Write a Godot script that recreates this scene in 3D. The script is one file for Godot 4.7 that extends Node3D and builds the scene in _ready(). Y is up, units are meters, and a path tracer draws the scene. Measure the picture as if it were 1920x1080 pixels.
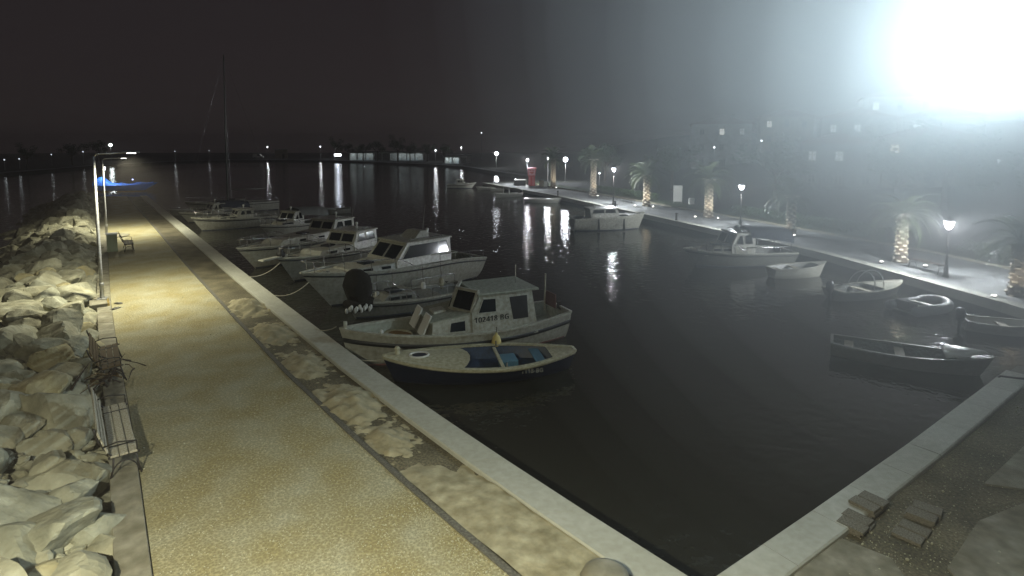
extends Node3D

# ---------------------------------------------------------------- helpers
const WATER := -0.7
var M := {}
var taken := {}
var rng := RandomNumberGenerator.new()

class Shape:
	var st := SurfaceTool.new()
	func _init(smooth := false) -> void:
		st.begin(Mesh.PRIMITIVE_TRIANGLES)
		st.set_smooth_group(0 if smooth else -1)
	func smooth(on: bool) -> Shape:
		st.set_smooth_group(0 if on else -1)
		return self
	func tri(a: Vector3, b: Vector3, c: Vector3) -> void:
		st.add_vertex(a); st.add_vertex(b); st.add_vertex(c)
	func quad(a: Vector3, b: Vector3, c: Vector3, d: Vector3) -> void:
		tri(a, b, c); tri(a, c, d)
	# eight corners: 0..3 the lower ring, 4..7 the upper ring
	func hexa(p: Array) -> Shape:
		quad(p[3], p[2], p[1], p[0])
		quad(p[4], p[5], p[6], p[7])
		for i in 4:
			var j: int = (i + 1) % 4
			quad(p[i], p[j], p[j + 4], p[i + 4])
		return self
	func box(c: Vector3, s: Vector3, b := Basis()) -> Shape:
		var h := s * 0.5
		var p := []
		for y in [-1.0, 1.0]:
			for q in [[-1.0, -1.0], [-1.0, 1.0], [1.0, 1.0], [1.0, -1.0]]:
				p.append(c + b * Vector3(q[0] * h.x, y * h.y, q[1] * h.z))
		return hexa(p)
	# a box with its top edges cut back
	func block(c: Vector3, s: Vector3, bevel: float, b := Basis()) -> Shape:
		var h := s * 0.5
		var rings := [[h.x, h.z, -h.y], [h.x, h.z, h.y - bevel], [h.x - bevel, h.z - bevel, h.y]]
		var r := []
		for k in rings:
			var ring := []
			for q in [[-1.0, -1.0], [-1.0, 1.0], [1.0, 1.0], [1.0, -1.0]]:
				ring.append(c + b * Vector3(q[0] * k[0], k[2], q[1] * k[1]))
			r.append(ring)
		loft(r, true, true)
		return self
	func loft(rings: Array, closed := true, caps := true) -> Shape:
		var n: int = rings[0].size()
		for k in rings.size() - 1:
			for i in (n if closed else n - 1):
				var j: int = (i + 1) % n
				quad(rings[k][i], rings[k][j], rings[k + 1][j], rings[k + 1][i])
		if caps:
			for i in range(1, n - 1):
				tri(rings[0][0], rings[0][i + 1], rings[0][i])
				var e: Array = rings[-1]
				tri(e[0], e[i], e[i + 1])
		return self
	func tube(pts: Array, r: float, n := 6, r_end := -1.0) -> Shape:
		var rings := []
		for k in pts.size():
			var d: Vector3 = (pts[min(k + 1, pts.size() - 1)] - pts[max(k - 1, 0)]).normalized()
			var u := d.cross(Vector3.UP if absf(d.y) < 0.9 else Vector3.RIGHT).normalized()
			var v := u.cross(d)
			var rr := r if r_end < 0.0 else lerpf(r, r_end, float(k) / (pts.size() - 1))
			var ring := []
			for i in n:
				var a := TAU * i / n
				ring.append(pts[k] + (u * cos(a) + v * sin(a)) * rr)
			rings.append(ring)
		return loft(rings)
	func bar(a: Vector3, b: Vector3, w: float, h: float) -> Shape:
		var d := (b - a)
		var f := d.normalized()
		var side := f.cross(Vector3.UP if absf(f.y) < 0.95 else Vector3.RIGHT).normalized()
		return box((a + b) * 0.5, Vector3(w, h, d.length()), Basis(side, f.cross(side), f))
	# profile: [radius, height] pairs turned about y
	func lathe(profile: Array, n := 16, at := Vector3.ZERO) -> Shape:
		var rings := []
		for p in profile:
			var ring := []
			for i in n:
				var a := -TAU * i / n
				ring.append(at + Vector3(cos(a) * p[0], p[1], sin(a) * p[0]))
			rings.append(ring)
		return loft(rings)
	# outline in x,y pushed along z
	func prism(outline: Array, z0: float, z1: float, taper := 0.0) -> Shape:
		var a := []
		var b := []
		for p in outline:
			a.append(Vector3(p.x, p.y, z0)); b.append(Vector3(p.x, p.y, z1))
		var n := outline.size()
		for i in n:
			var j := (i + 1) % n
			quad(a[i], b[i], b[j], a[j])
		var poly := PackedVector2Array(outline)
		var t := Geometry2D.triangulate_polygon(poly)
		for k in range(0, t.size(), 3):
			tri(a[t[k]], a[t[k + 1]], a[t[k + 2]])
			tri(b[t[k]], b[t[k + 2]], b[t[k + 1]])
		return self
	func quad_up(r: float, y: float) -> Shape:
		quad(Vector3(-r, y, -r), Vector3(r, y, -r), Vector3(r, y, r * 0.1), Vector3(-r, y, r * 0.1))
		return self
	func done() -> ArrayMesh:
		st.generate_normals()
		return st.commit()

func numbered(n: String) -> String:
	if not taken.has(n):
		taken[n] = 0
		return n
	taken[n] += 1
	return "%s_%03d" % [n, taken[n]]

func thing(called: String, label: String, category: String, at := Vector3.ZERO, turn := 0.0, group := "") -> Node3D:
	var o := Node3D.new()
	o.name = numbered(called)
	add_child(o)
	o.position = at
	o.rotation.y = turn
	o.set_meta("label", label)
	o.set_meta("category", category)
	if group:
		o.set_meta("group", group)
	return o

func part(parent: Node3D, called: String, shape, mat: Material, label := "") -> MeshInstance3D:
	var o := MeshInstance3D.new()
	o.name = called
	o.mesh = shape.done() if shape is Shape else shape
	o.material_override = mat
	parent.add_child(o, true)
	if label:
		o.set_meta("label", label)
	return o

func structure(called: String, shape, mat: Material) -> MeshInstance3D:
	var o := part(self, numbered(called), shape, mat)
	o.set_meta("kind", "structure")
	return o

func solo(called: String, label: String, category: String, shape, mat: Material, at := Vector3.ZERO, turn := 0.0, group := "") -> MeshInstance3D:
	var o := part(self, numbered(called), shape, mat, label)
	o.position = at
	o.rotation.y = turn
	o.set_meta("category", category)
	if group:
		o.set_meta("group", group)
	return o

func copy(o: Node3D, label: String, at: Vector3, turn: float) -> Node3D:
	var c: Node3D = o.duplicate()
	var base: String = o.name
	var cut := RegEx.create_from_string("_[0-9]{3}$").sub(base, "")
	c.name = numbered(cut)
	add_child(c)
	c.position = at
	c.rotation.y = turn
	c.set_meta("label", label)
	return c

func P(x: float, y: float, z: float) -> Vector3:
	return Vector3(x, y, z)

# x of a line given as [z, x] pairs with z falling
func along(line: Array, z: float) -> float:
	if z >= line[0][0]:
		return lerpf(line[0][1], line[1][1], (z - line[0][0]) / (line[1][0] - line[0][0]))
	for i in line.size() - 1:
		if z >= line[i + 1][0] or i == line.size() - 2:
			return lerpf(line[i][1], line[i + 1][1], (z - line[i][0]) / (line[i + 1][0] - line[i][0]))
	return line[-1][1]

# ---------------------------------------------------------------- materials
func noise_tex(freq: float, low: Color, high: Color, octaves := 4, kind := FastNoiseLite.TYPE_SIMPLEX_SMOOTH, size := 512, sd := 1) -> NoiseTexture2D:
	var n := FastNoiseLite.new()
	n.noise_type = kind
	n.frequency = freq
	n.fractal_octaves = octaves
	n.seed = sd
	var t := NoiseTexture2D.new()
	t.noise = n
	t.width = size
	t.height = size
	t.seamless = true
	var g := Gradient.new()
	g.set_color(0, low)
	g.set_color(1, high)
	t.color_ramp = g
	return t

func mat(called: String, c: Color, rough := 0.8, opts := {}) -> StandardMaterial3D:
	var m := StandardMaterial3D.new()
	m.resource_name = called
	m.albedo_color = c.linear_to_srgb()
	m.roughness = rough
	m.metallic = opts.get("metal", 0.0)
	m.metallic_specular = opts.get("spec", 0.5)
	if opts.has("tex"):
		m.albedo_texture = opts.tex
	if opts.has("bump"):
		m.heightmap_enabled = true
		m.heightmap_texture = opts.bump
		m.heightmap_scale = opts.get("depth", 1.0)
	if opts.has("rough_tex"):
		m.roughness_texture = opts.rough_tex
	if opts.has("scale"):
		m.uv1_triplanar = true
		m.uv1_world_triplanar = opts.get("world", true)
		m.uv1_scale = Vector3.ONE * opts.scale
	if opts.has("patches"):
		m.detail_enabled = true
		m.detail_blend_mode = BaseMaterial3D.BLEND_MODE_MUL
		m.detail_albedo = opts.patches
		m.detail_uv_layer = BaseMaterial3D.DETAIL_UV_2
		m.uv2_triplanar = true
		m.uv2_world_triplanar = opts.get("world", true)
		m.uv2_scale = Vector3.ONE * opts.patch_scale
	M[called] = m
	return m

func glow(called: String, c: Color, energy: float) -> StandardMaterial3D:
	var m := StandardMaterial3D.new()
	m.resource_name = called
	m.albedo_color = Color(0.9, 0.9, 0.9)
	m.emission_enabled = true
	m.emission = c.linear_to_srgb()
	m.emission_energy_multiplier = energy
	M[called] = m
	return m

func pane(called: String, c: Color, a := 0.35) -> StandardMaterial3D:
	var m := StandardMaterial3D.new()
	m.resource_name = called
	var s := c.linear_to_srgb()
	m.albedo_color = Color(s.r, s.g, s.b, a)
	m.transparency = BaseMaterial3D.TRANSPARENCY_ALPHA
	m.roughness = 0.05
	M[called] = m
	return m

func materials() -> void:
	var fine := noise_tex(0.06, Color(0.55, 0.55, 0.55), Color(1, 1, 1), 5)
	var coarse := noise_tex(0.012, Color(0.62, 0.62, 0.6), Color(1, 1, 1), 4, FastNoiseLite.TYPE_SIMPLEX_SMOOTH, 512, 5)
	var soft := noise_tex(0.012, Color(0.78, 0.78, 0.76), Color(1, 1, 1), 4, FastNoiseLite.TYPE_SIMPLEX_SMOOTH, 512, 9)
	var rust := noise_tex(0.014, Color(0.89, 0.83, 0.66), Color(1, 1, 1), 4, FastNoiseLite.TYPE_SIMPLEX_SMOOTH, 512, 21)
	var cells := noise_tex(0.09, Color(0.68, 0.67, 0.64), Color(1, 1, 1), 2, FastNoiseLite.TYPE_CELLULAR, 512, 3)
	var lumps := noise_tex(0.03, Color(0, 0, 0), Color(1, 1, 1), 5, FastNoiseLite.TYPE_SIMPLEX_SMOOTH, 512, 7)
	var grit := noise_tex(0.1, Color(0, 0, 0), Color(1, 1, 1), 3, FastNoiseLite.TYPE_CELLULAR, 512, 4)
	var stain := noise_tex(0.02, Color(0.72, 0.7, 0.64), Color(1, 1, 1), 5, FastNoiseLite.TYPE_SIMPLEX_SMOOTH, 512, 31)
	var clean := noise_tex(0.02, Color(0.9, 0.9, 0.88), Color(1, 1, 1), 5, FastNoiseLite.TYPE_SIMPLEX_SMOOTH, 512, 41)
	M.lumps = lumps
	mat("gravel", Color(0.46, 0.45, 0.335), 0.95, {tex = cells, scale = 0.42, bump = grit, depth = 0.7, patches = rust, patch_scale = 0.09})
	mat("dirt", Color(0.30, 0.26, 0.16), 0.95, {tex = fine, scale = 0.5, bump = lumps, depth = 1.5, patches = coarse, patch_scale = 0.11})
	mat("sand", Color(0.52, 0.475, 0.33), 0.95, {tex = soft, scale = 0.4, bump = lumps, depth = 1.2, patches = stain, patch_scale = 0.23})
	mat("concrete", Color(0.36, 0.34, 0.27), 0.9, {tex = soft, scale = 0.5, bump = grit, depth = 0.3, patches = stain, patch_scale = 0.13})
	mat("dark_concrete", Color(0.17, 0.16, 0.13), 0.9, {tex = fine, scale = 0.5, bump = grit, depth = 0.3})
	mat("cap", Color(0.46, 0.455, 0.40), 0.8, {tex = clean, scale = 0.5, bump = grit, depth = 0.08, patches = clean, patch_scale = 0.06})
	mat("rock", Color(0.60, 0.59, 0.46), 0.95, {tex = coarse, scale = 0.28, bump = lumps, depth = 2.5, patches = stain, patch_scale = 0.13})
	mat("rock_grey", Color(0.56, 0.57, 0.47), 0.95, {tex = coarse, scale = 0.31, bump = lumps, depth = 2.5, patches = stain, patch_scale = 0.17})
	mat("rock_warm", Color(0.60, 0.57, 0.42), 0.95, {tex = coarse, scale = 0.25, bump = lumps, depth = 2.5, patches = rust, patch_scale = 0.2})
	mat("pebble", Color(0.40, 0.385, 0.27), 0.9)
	mat("slab_brown", Color(0.25, 0.225, 0.165), 0.9, {tex = fine, scale = 0.9, bump = grit, depth = 0.3})
	mat("paving", Color(0.34, 0.35, 0.36), 0.85, {tex = soft, scale = 0.3, bump = grit, depth = 0.2, patches = coarse, patch_scale = 0.07})
	mat("asphalt", Color(0.06, 0.06, 0.062), 0.9, {tex = fine, scale = 0.4})
	mat("grass", Color(0.05, 0.075, 0.03), 1.0, {tex = coarse, scale = 0.3, bump = lumps, depth = 4.0})
	mat("earth", Color(0.045, 0.045, 0.035), 1.0, {tex = coarse, scale = 0.05})
	mat("yellow_paint", Color(0.30, 0.22, 0.06), 0.7, {tex = stain, scale = 0.9})
	mat("galvanised", Color(0.42, 0.42, 0.42), 0.45, {metal = 0.6, tex = soft, scale = 1.3})
	mat("iron", Color(0.022, 0.018, 0.015), 0.6)
	mat("wood_slat", Color(0.52, 0.49, 0.40), 0.75, {tex = stain, scale = 1.7, world = false})
	mat("wood_old", Color(0.16, 0.10, 0.035), 0.85, {tex = fine, scale = 1.7, world = false})
	mat("wood_dark", Color(0.05, 0.03, 0.018), 0.85, {tex = fine, scale = 1.7, world = false})
	mat("gel_white", Color(0.52, 0.525, 0.47), 0.35, {tex = stain, scale = 0.5, world = false})
	mat("gel_cream", Color(0.55, 0.53, 0.39), 0.45, {tex = stain, scale = 0.6, world = false})
	mat("gel_grey", Color(0.27, 0.28, 0.26), 0.45, {tex = stain, scale = 0.6, world = false})
	mat("deck_grey", Color(0.34, 0.35, 0.28), 0.7, {tex = soft, scale = 0.9, world = false})
	mat("stripe", Color(0.018, 0.02, 0.02), 0.5)
	mat("antifoul", Color(0.10, 0.035, 0.025), 0.8)
	mat("antifoul_dark", Color(0.015, 0.02, 0.03), 0.8)
	mat("boat_blue", Color(0.025, 0.05, 0.105), 0.5, {tex = stain, scale = 0.7, world = false})
	mat("boat_blue_light", Color(0.07, 0.16, 0.22), 0.5)
	mat("navy", Color(0.008, 0.012, 0.03), 0.45)
	mat("tarp_blue", Color(0.04, 0.2, 0.75), 0.55, {bump = lumps, depth = 6.0, scale = 0.4, world = false})
	mat("tarp_grey", Color(0.3, 0.32, 0.31), 0.7, {bump = lumps, depth = 5.0, scale = 0.5, world = false})
	mat("canvas_dark", Color(0.03, 0.035, 0.05), 0.8, {bump = lumps, depth = 4.0, scale = 0.5, world = false})
	mat("canvas_grey", Color(0.12, 0.125, 0.11), 0.85, {bump = lumps, depth = 4.0, scale = 0.5, world = false})
	mat("rubber_grey", Color(0.3, 0.31, 0.31), 0.55)
	mat("net", Color(0.03, 0.024, 0.016), 1.0, {bump = grit, depth = 8.0, scale = 1.2, tex = cells})
	mat("net_orange", Color(0.34, 0.2, 0.06), 1.0, {bump = grit, depth = 4.0, scale = 1.5, tex = cells})
	mat("white_plastic", Color(0.58, 0.58, 0.53), 0.4)
	mat("yellow_plastic", Color(0.55, 0.45, 0.16), 0.45)
	mat("red_paint", Color(0.42, 0.03, 0.03), 0.5)
	mat("pink_panel", Color(0.62, 0.36, 0.38), 0.5)
	mat("rope", Color(0.38, 0.35, 0.27), 0.95)
	mat("rope_dark", Color(0.045, 0.035, 0.025), 0.95)
	mat("steel", Color(0.55, 0.55, 0.55), 0.25, {metal = 1.0})
	mat("black", Color(0.012, 0.012, 0.012), 0.5)
	mat("tinted", Color(0.012, 0.016, 0.02), 0.06)
	mat("plaster", Color(0.42, 0.42, 0.41), 0.9, {tex = stain, scale = 0.11, world = false})
	mat("plaster_warm", Color(0.3, 0.26, 0.2), 0.9, {tex = stain, scale = 0.11, world = false})
	mat("plaster_grey", Color(0.2, 0.21, 0.21), 0.9, {tex = stain, scale = 0.11, world = false})
	mat("roof_tile", Color(0.2, 0.08, 0.05), 0.9, {tex = fine, scale = 0.3})
	mat("bark", Color(0.12, 0.085, 0.05), 0.95, {tex = fine, scale = 1.5, bump = lumps, depth = 2.0})
	mat("palm_bark", Color(0.2, 0.15, 0.1), 0.95, {tex = fine, scale = 1.8, bump = lumps, depth = 2.0})
	mat("palm_boot", Color(0.5, 0.45, 0.36), 0.95)
	mat("hill", Color(0.03, 0.035, 0.025), 1.0, {tex = coarse, scale = 0.03})
	var leaf := mat("leaf", Color(0.04, 0.07, 0.025), 0.7)
	leaf.backlight_enabled = true
	leaf.backlight = Color(0.1, 0.15, 0.05)
	var frond := mat("frond", Color(0.045, 0.06, 0.026), 0.6)
	frond.backlight_enabled = true
	frond.backlight = Color(0.12, 0.15, 0.06)
	pane("glass", Color(0.02, 0.03, 0.035), 0.45)
	pane("glass_clear", Color(0.5, 0.5, 0.5), 0.06)
	# still harbour water: almost black, mirrors what stands round it, broken by small ripples
	var w := mat("water", Color(0.019, 0.019, 0.014), 0.03, {spec = 0.42, scale = 0.16})
	var ripple := FastNoiseLite.new()
	ripple.noise_type = FastNoiseLite.TYPE_SIMPLEX_SMOOTH
	ripple.frequency = 0.011
	ripple.fractal_octaves = 3
	ripple.seed = 12
	var rt := NoiseTexture2D.new()
	rt.noise = ripple
	rt.width = 1024
	rt.height = 1024
	rt.seamless = true
	w.heightmap_enabled = true
	w.heightmap_texture = rt
	w.heightmap_scale = 1.5
	glow("lamp_white", Color(1.0, 0.97, 0.9), 5.0)
	glow("lamp_cold", Color(0.86, 0.9, 1.0), 16.0)
	glow("lamp_flood", Color(0.86, 0.94, 1.0), 60.0)
	glow("lamp_far", Color(0.9, 0.95, 1.0), 3.0)
	glow("lamp_dim", Color(0.8, 0.9, 1.0), 0.8)
	glow("lamp_green", Color(0.75, 1.0, 0.85), 5.0)
	glow("lamp_up", Color(1.0, 0.95, 0.85), 7.0)
	glow("lamp_blue", Color(0.35, 0.45, 1.0), 5.0)
	glow("window_white", Color(0.95, 0.95, 0.85), 0.55)
	glow("window_warm", Color(1.0, 0.72, 0.36), 0.9)
	glow("window_dim", Color(0.95, 0.9, 0.75), 0.09)

# ---------------------------------------------------------------- boats
# own axes: +x to the bow, y = 0 at the waterline; t runs 0 (stern) to 1 (bow), f 0 (keel) to 1 (sheer)
func sheer(p: Dictionary, t: float) -> float:
	var a: float = p.fm
	return a + (p.fb - a) * pow(maxf(0.0, (t - 0.35) / 0.65), 2.0) + (p.fs - a) * pow(maxf(0.0, (0.35 - t) / 0.35), 2.0)

func keel(p: Dictionary, t: float) -> float:
	return -p.draft + p.draft * 0.55 * pow(maxf(0.0, (t - 0.7) / 0.3), 2.0) + p.draft * 0.6 * pow(maxf(0.0, (0.25 - t) / 0.25), 2.0)

func beam(p: Dictionary, t: float) -> float:
	var h: float = p.B * 0.5
	if t < 0.42:
		return h * lerpf(p.tr, 1.0, sin(t / 0.42 * PI / 2))
	var q := (t - 0.42) / 0.58
	return h * pow(maxf(0.0, 1.0 - pow(q, p.get("fine", 2.1))), 0.85)

func hull_at(p: Dictionary, t: float, f: float) -> Vector3:
	var q := maxf(0.0, (t - 0.42) / 0.58)
	var e := lerpf(0.38, p.get("flare", 0.75), q * q)
	var s := sheer(p, t)
	var k := keel(p, t)
	var x: float = -p.L * 0.5 + p.L * t - p.rake * pow(q, 3.0) * (1.0 - f)
	if p.tr < 0.2:
		x += p.rake * 0.6 * pow(maxf(0.0, (0.3 - t) / 0.3), 3.0) * (1.0 - f)
	return Vector3(x, lerpf(k, s, f), maxf(0.012, beam(p, t)) * pow(f, e))

func hull_y(p: Dictionary, t: float, y: float, grow := 0.0) -> Vector3:
	var k := keel(p, t)
	var v := hull_at(p, t, clampf((y - k) / (sheer(p, t) - k), 0.0, 1.0))
	v.z = maxf(0.008, v.z + grow)
	return v

func hull_shape(p: Dictionary) -> Shape:
	var sh := Shape.new(true)
	var nt := 26
	var fs := [0.0, 0.06, 0.16, 0.3, 0.45, 0.6, 0.75, 0.88, 1.0]
	for side in [1.0, -1.0]:
		for i in nt:
			for j in fs.size() - 1:
				var a := hull_at(p, float(i) / nt, fs[j]); var b := hull_at(p, float(i + 1) / nt, fs[j])
				var c := hull_at(p, float(i + 1) / nt, fs[j + 1]); var d := hull_at(p, float(i) / nt, fs[j + 1])
				for v in [a, b, c, d]:
					pass
				a.z *= side; b.z *= side; c.z *= side; d.z *= side
				if side > 0: sh.quad(d, c, b, a)
				else: sh.quad(a, b, c, d)
	sh.smooth(false)
	for j in fs.size() - 1:
		var a := hull_at(p, 0, fs[j]); var b := hull_at(p, 0, fs[j + 1])
		sh.quad(a, b, b * Vector3(1, 1, -1), a * Vector3(1, 1, -1))
	return sh

# a band round the hull between two heights below the sheer, standing a little proud
func band(p: Dictionary, top: float, bottom: float, grow: float, t0 := 0.0, t1 := 1.0, absolute := false) -> Shape:
	var sh := Shape.new(true)
	var n := 30
	for side in [1.0, -1.0]:
		var rings := []
		for i in n + 1:
			var t := lerpf(t0, t1, float(i) / n)
			var s := 0.0 if absolute else sheer(p, t)
			var ring := []
			for q in [[top, -0.01], [top, grow], [bottom, grow], [bottom, -0.01]]:
				var v := hull_y(p, t, s + q[0], q[1])
				ring.append(v * Vector3(1, 1, side))
			rings.append(ring)
		sh.loft(rings)
	return sh

func gunwale(p: Dictionary, w := 0.05, h := 0.04) -> Shape:
	var sh := Shape.new(false)
	var n := 28
	for side in [1.0, -1.0]:
		var rings := []
		for i in n + 1:
			var v := hull_at(p, float(i) / n, 1.0)
			var ring := []
			for q in [[-w, -h * 0.3], [-w, h], [w * 0.6, h], [w * 0.6, -h * 0.3]]:
				ring.append(Vector3(v.x, v.y + q[1], maxf(0.0, v.z + q[0])) * Vector3(1, 1, side))
			rings.append(ring)
		sh.loft(rings)
	var a := hull_at(p, 0, 1.0)
	if a.z > 0.15:
		sh.box(Vector3(a.x + 0.02, a.y + h * 0.45, 0), Vector3(0.09, h * 1.2, a.z * 2))
	return sh

func deck(p: Dictionary, t0: float, t1: float, drop: float, camber := 0.0, inset := 0.03, bow_curve := 0.0) -> Shape:
	var sh := Shape.new(true)
	var n := 18
	var m := 6
	var rows := []
	for i in n + 1:
		var t := lerpf(t0, t1, float(i) / n)
		var y := sheer(p, t) - drop
		var row := []
		for j in m + 1:
			var u := float(j) / m * 2.0 - 1.0
			var tt := minf(1.0, t + bow_curve * (u * u - 1.0) * (1.0 - float(i) / n) * -1.0)
			var v := hull_y(p, tt, sheer(p, tt) - drop, -inset)
			row.append(Vector3(v.x, v.y + camber * (1.0 - u * u), v.z * u))
		rows.append(row)
	for i in n:
		for j in m:
			sh.quad(rows[i][j], rows[i + 1][j], rows[i + 1][j + 1], rows[i][j + 1])
	return sh

func lining(p: Dictionary, t0: float, t1: float, drop: float) -> Shape:
	var sh := Shape.new(true)
	var n := 18
	for side in [1.0, -1.0]:
		for i in n:
			var ta := lerpf(t0, t1, float(i) / n)
			var tb := lerpf(t0, t1, float(i + 1) / n)
			var q := []
			for k in [[ta, 0.0], [tb, 0.0], [tb, drop], [ta, drop]]:
				q.append(hull_y(p, k[0], sheer(p, k[0]) - k[1], -0.045) * Vector3(1, 1, side))
			sh.quad(q[0], q[1], q[2], q[3])
	sh.smooth(false)
	var a := hull_y(p, t0, sheer(p, t0), -0.045)
	var b := hull_y(p, t0, sheer(p, t0) - drop, -0.045)
	a.x += 0.03; b.x += 0.03
	sh.quad(a, b, b * Vector3(1, 1, -1), a * Vector3(1, 1, -1))
	return sh

# a cabin: outline in x,y; half width hb at height y0, ht at y1
func house(o: Array, y0: float, y1: float, hb: float, ht: float) -> Shape:
	var sh := Shape.new()
	var w := func(y: float) -> float: return lerpf(hb, ht, clampf((y - y0) / (y1 - y0), 0.0, 1.2))
	var n := o.size()
	var t := Geometry2D.triangulate_polygon(PackedVector2Array(o))
	for k in range(0, t.size(), 3):
		for side in [1.0, -1.0]:
			var v := []
			for m in 3:
				var q: Vector2 = o[t[k + m]]
				v.append(Vector3(q.x, q.y, w.call(q.y) * side))
			sh.tri(v[0], v[1], v[2])
	for i in n:
		var a: Vector2 = o[i]
		var b: Vector2 = o[(i + 1) % n]
		sh.quad(Vector3(a.x, a.y, w.call(a.y)), Vector3(b.x, b.y, w.call(b.y)), Vector3(b.x, b.y, -w.call(b.y)), Vector3(a.x, a.y, -w.call(a.y)))
	return sh

func plate(pts: Array, v: Vector3) -> Shape:
	var sh := Shape.new()
	var a := []
	var b := []
	for q in pts:
		a.append(q - v * 0.5); b.append(q + v * 0.5)
	sh.loft([a, b])
	return sh

func on_side(o: Array, y0: float, y1: float, hb: float, ht: float, side: float, out := 0.006) -> Array:
	var r := []
	for q in o:
		r.append(Vector3(q.x, q.y, (lerpf(hb, ht, (q.y - y0) / (y1 - y0)) + out) * side))
	return r

# a framed window: the frame's bars with a pane between them
func window_on(parent: Node3D, pts: Array, n: Vector3, bar := 0.03, frame_mat := "gel_white", glass := "tinted") -> void:
	var w := part(parent, "window", plate(pts, n * 0.012), M[glass])
	var sh := Shape.new()
	for i in pts.size():
		var a: Vector3 = pts[i]
		var b: Vector3 = pts[(i + 1) % pts.size()]
		var d := (b - a).normalized() * bar * 0.5
		sh.bar(a - d + n * 0.008, b + d + n * 0.008, bar, bar)
	part(w, "frame", sh, M[frame_mat])

func rail(p: Dictionary, t0: float, h: float, posts: int, r := 0.02) -> Shape:
	var sh := Shape.new(true)
	var pts := []
	var n := 14
	for i in n + 1:
		var t := lerpf(t0, 0.985, float(i) / n)
		var v := hull_at(p, t, 1.0)
		pts.append(Vector3(v.x + 0.05, v.y + h * minf(1.0, 0.2 + float(i) / 3.0), v.z * 0.94))
	var full := pts.duplicate()
	for i in range(n, -1, -1):
		full.append(pts[i] * Vector3(1, 1, -1))
	sh.tube(full, r, 5)
	for k in posts:
		var t := lerpf(t0 + 0.1, 0.95, float(k) / (posts - 1))
		var v := hull_at(p, t, 1.0)
		for side in [1.0, -1.0]:
			sh.tube([Vector3(v.x, v.y, v.z * 0.93 * side), Vector3(v.x + 0.05, v.y + h, v.z * 0.94 * side)], r * 0.9, 5)
	return sh

func lettering(parent: Node3D, text: String, height: float, at: Vector3, turn: float, m: Material, tilt := 0.0) -> void:
	var t := TextMesh.new()
	var f := SystemFont.new()
	f.font_names = PackedStringArray(["Droid Sans"])
	f.font_weight = 700
	t.font = f
	t.text = text
	t.font_size = 32
	t.pixel_size = height / 24.0
	t.depth = 0.006
	var o := part(parent, "lettering", t, m)
	o.position = at
	o.rotation = Vector3(tilt, turn, 0)

func set_afloat(o: Node3D, bow: Vector2, stern: Vector2, list := 0.0) -> void:
	var d := bow - stern
	o.position = Vector3((bow.x + stern.x) * 0.5, WATER, (bow.y + stern.y) * 0.5)
	o.rotation = Vector3(list, atan2(-d.y, d.x), 0)

# an engine hung on the transom
func outboard(parent: Node3D, p: Dictionary) -> void:
	var x: float = -p.L * 0.5 - 0.12
	var y := sheer(p, 0.0)
	var e := part(parent, "outboard_motor", Shape.new(true).lathe([[0.06, -0.75], [0.07, -0.1], [0.13, -0.06], [0.17, 0.05], [0.17, 0.28], [0.11, 0.4], [0.02, 0.42]], 10, Vector3(x, y, 0)), M.black)
	part(e, "tiller", Shape.new().tube([Vector3(x + 0.1, y + 0.14, 0), Vector3(x + 0.6, y + 0.24, 0.08)], 0.02), M.black)

func fittings(parent: Node3D, p: Dictionary) -> void:
	for t in [0.1, 0.9]:
		for side in [1.0, -1.0]:
			var v := hull_at(p, t, 1.0)
			var c := Vector3(v.x, v.y + 0.06, v.z * 0.86 * side)
			part(parent, "cleat", Shape.new().box(c + Vector3(0, 0.03, 0), Vector3(0.18, 0.025, 0.03)).box(c, Vector3(0.05, 0.06, 0.03)), M.steel)

# an open boat with thwarts: the small ones
func open_boat(called: String, label: String, group: String, o: Dictionary) -> Node3D:
	var p := {L = 4.0, B = 1.55, fb = 0.62, fm = 0.42, fs = 0.46, draft = 0.22, tr = 0.72, rake = 0.35}
	p.merge(o, true)
	var b := thing(called, label, "boat", Vector3.ZERO, 0, group)
	part(b, "hull", hull_shape(p), M[p.get("hull", "gel_white")])
	part(b, "gunwale", gunwale(p, 0.05, 0.035), M[p.get("rim", "gel_white")])
	part(b, "lining", lining(p, 0.02, 0.93, 0.34), M[p.get("inside", "gel_grey")])
	part(b, "floor", deck(p, 0.02, 0.93, 0.34), M[p.get("inside", "gel_grey")])
	part(b, "foredeck", deck(p, p.get("deck_from", 0.8), 0.99, -0.012, 0.03, 0.0), M[p.get("deck", "gel_white")])
	for t in p.get("thwarts", [0.12, 0.45]):
		var v := hull_y(p, t, sheer(p, t) - 0.1, -0.05)
		part(b, "thwart", Shape.new().box(Vector3(v.x, v.y, 0), Vector3(0.26, 0.035, v.z * 2)), M[p.get("seat", "wood_slat")])
	if p.get("motor", false):
		outboard(b, p)
	return b

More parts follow.
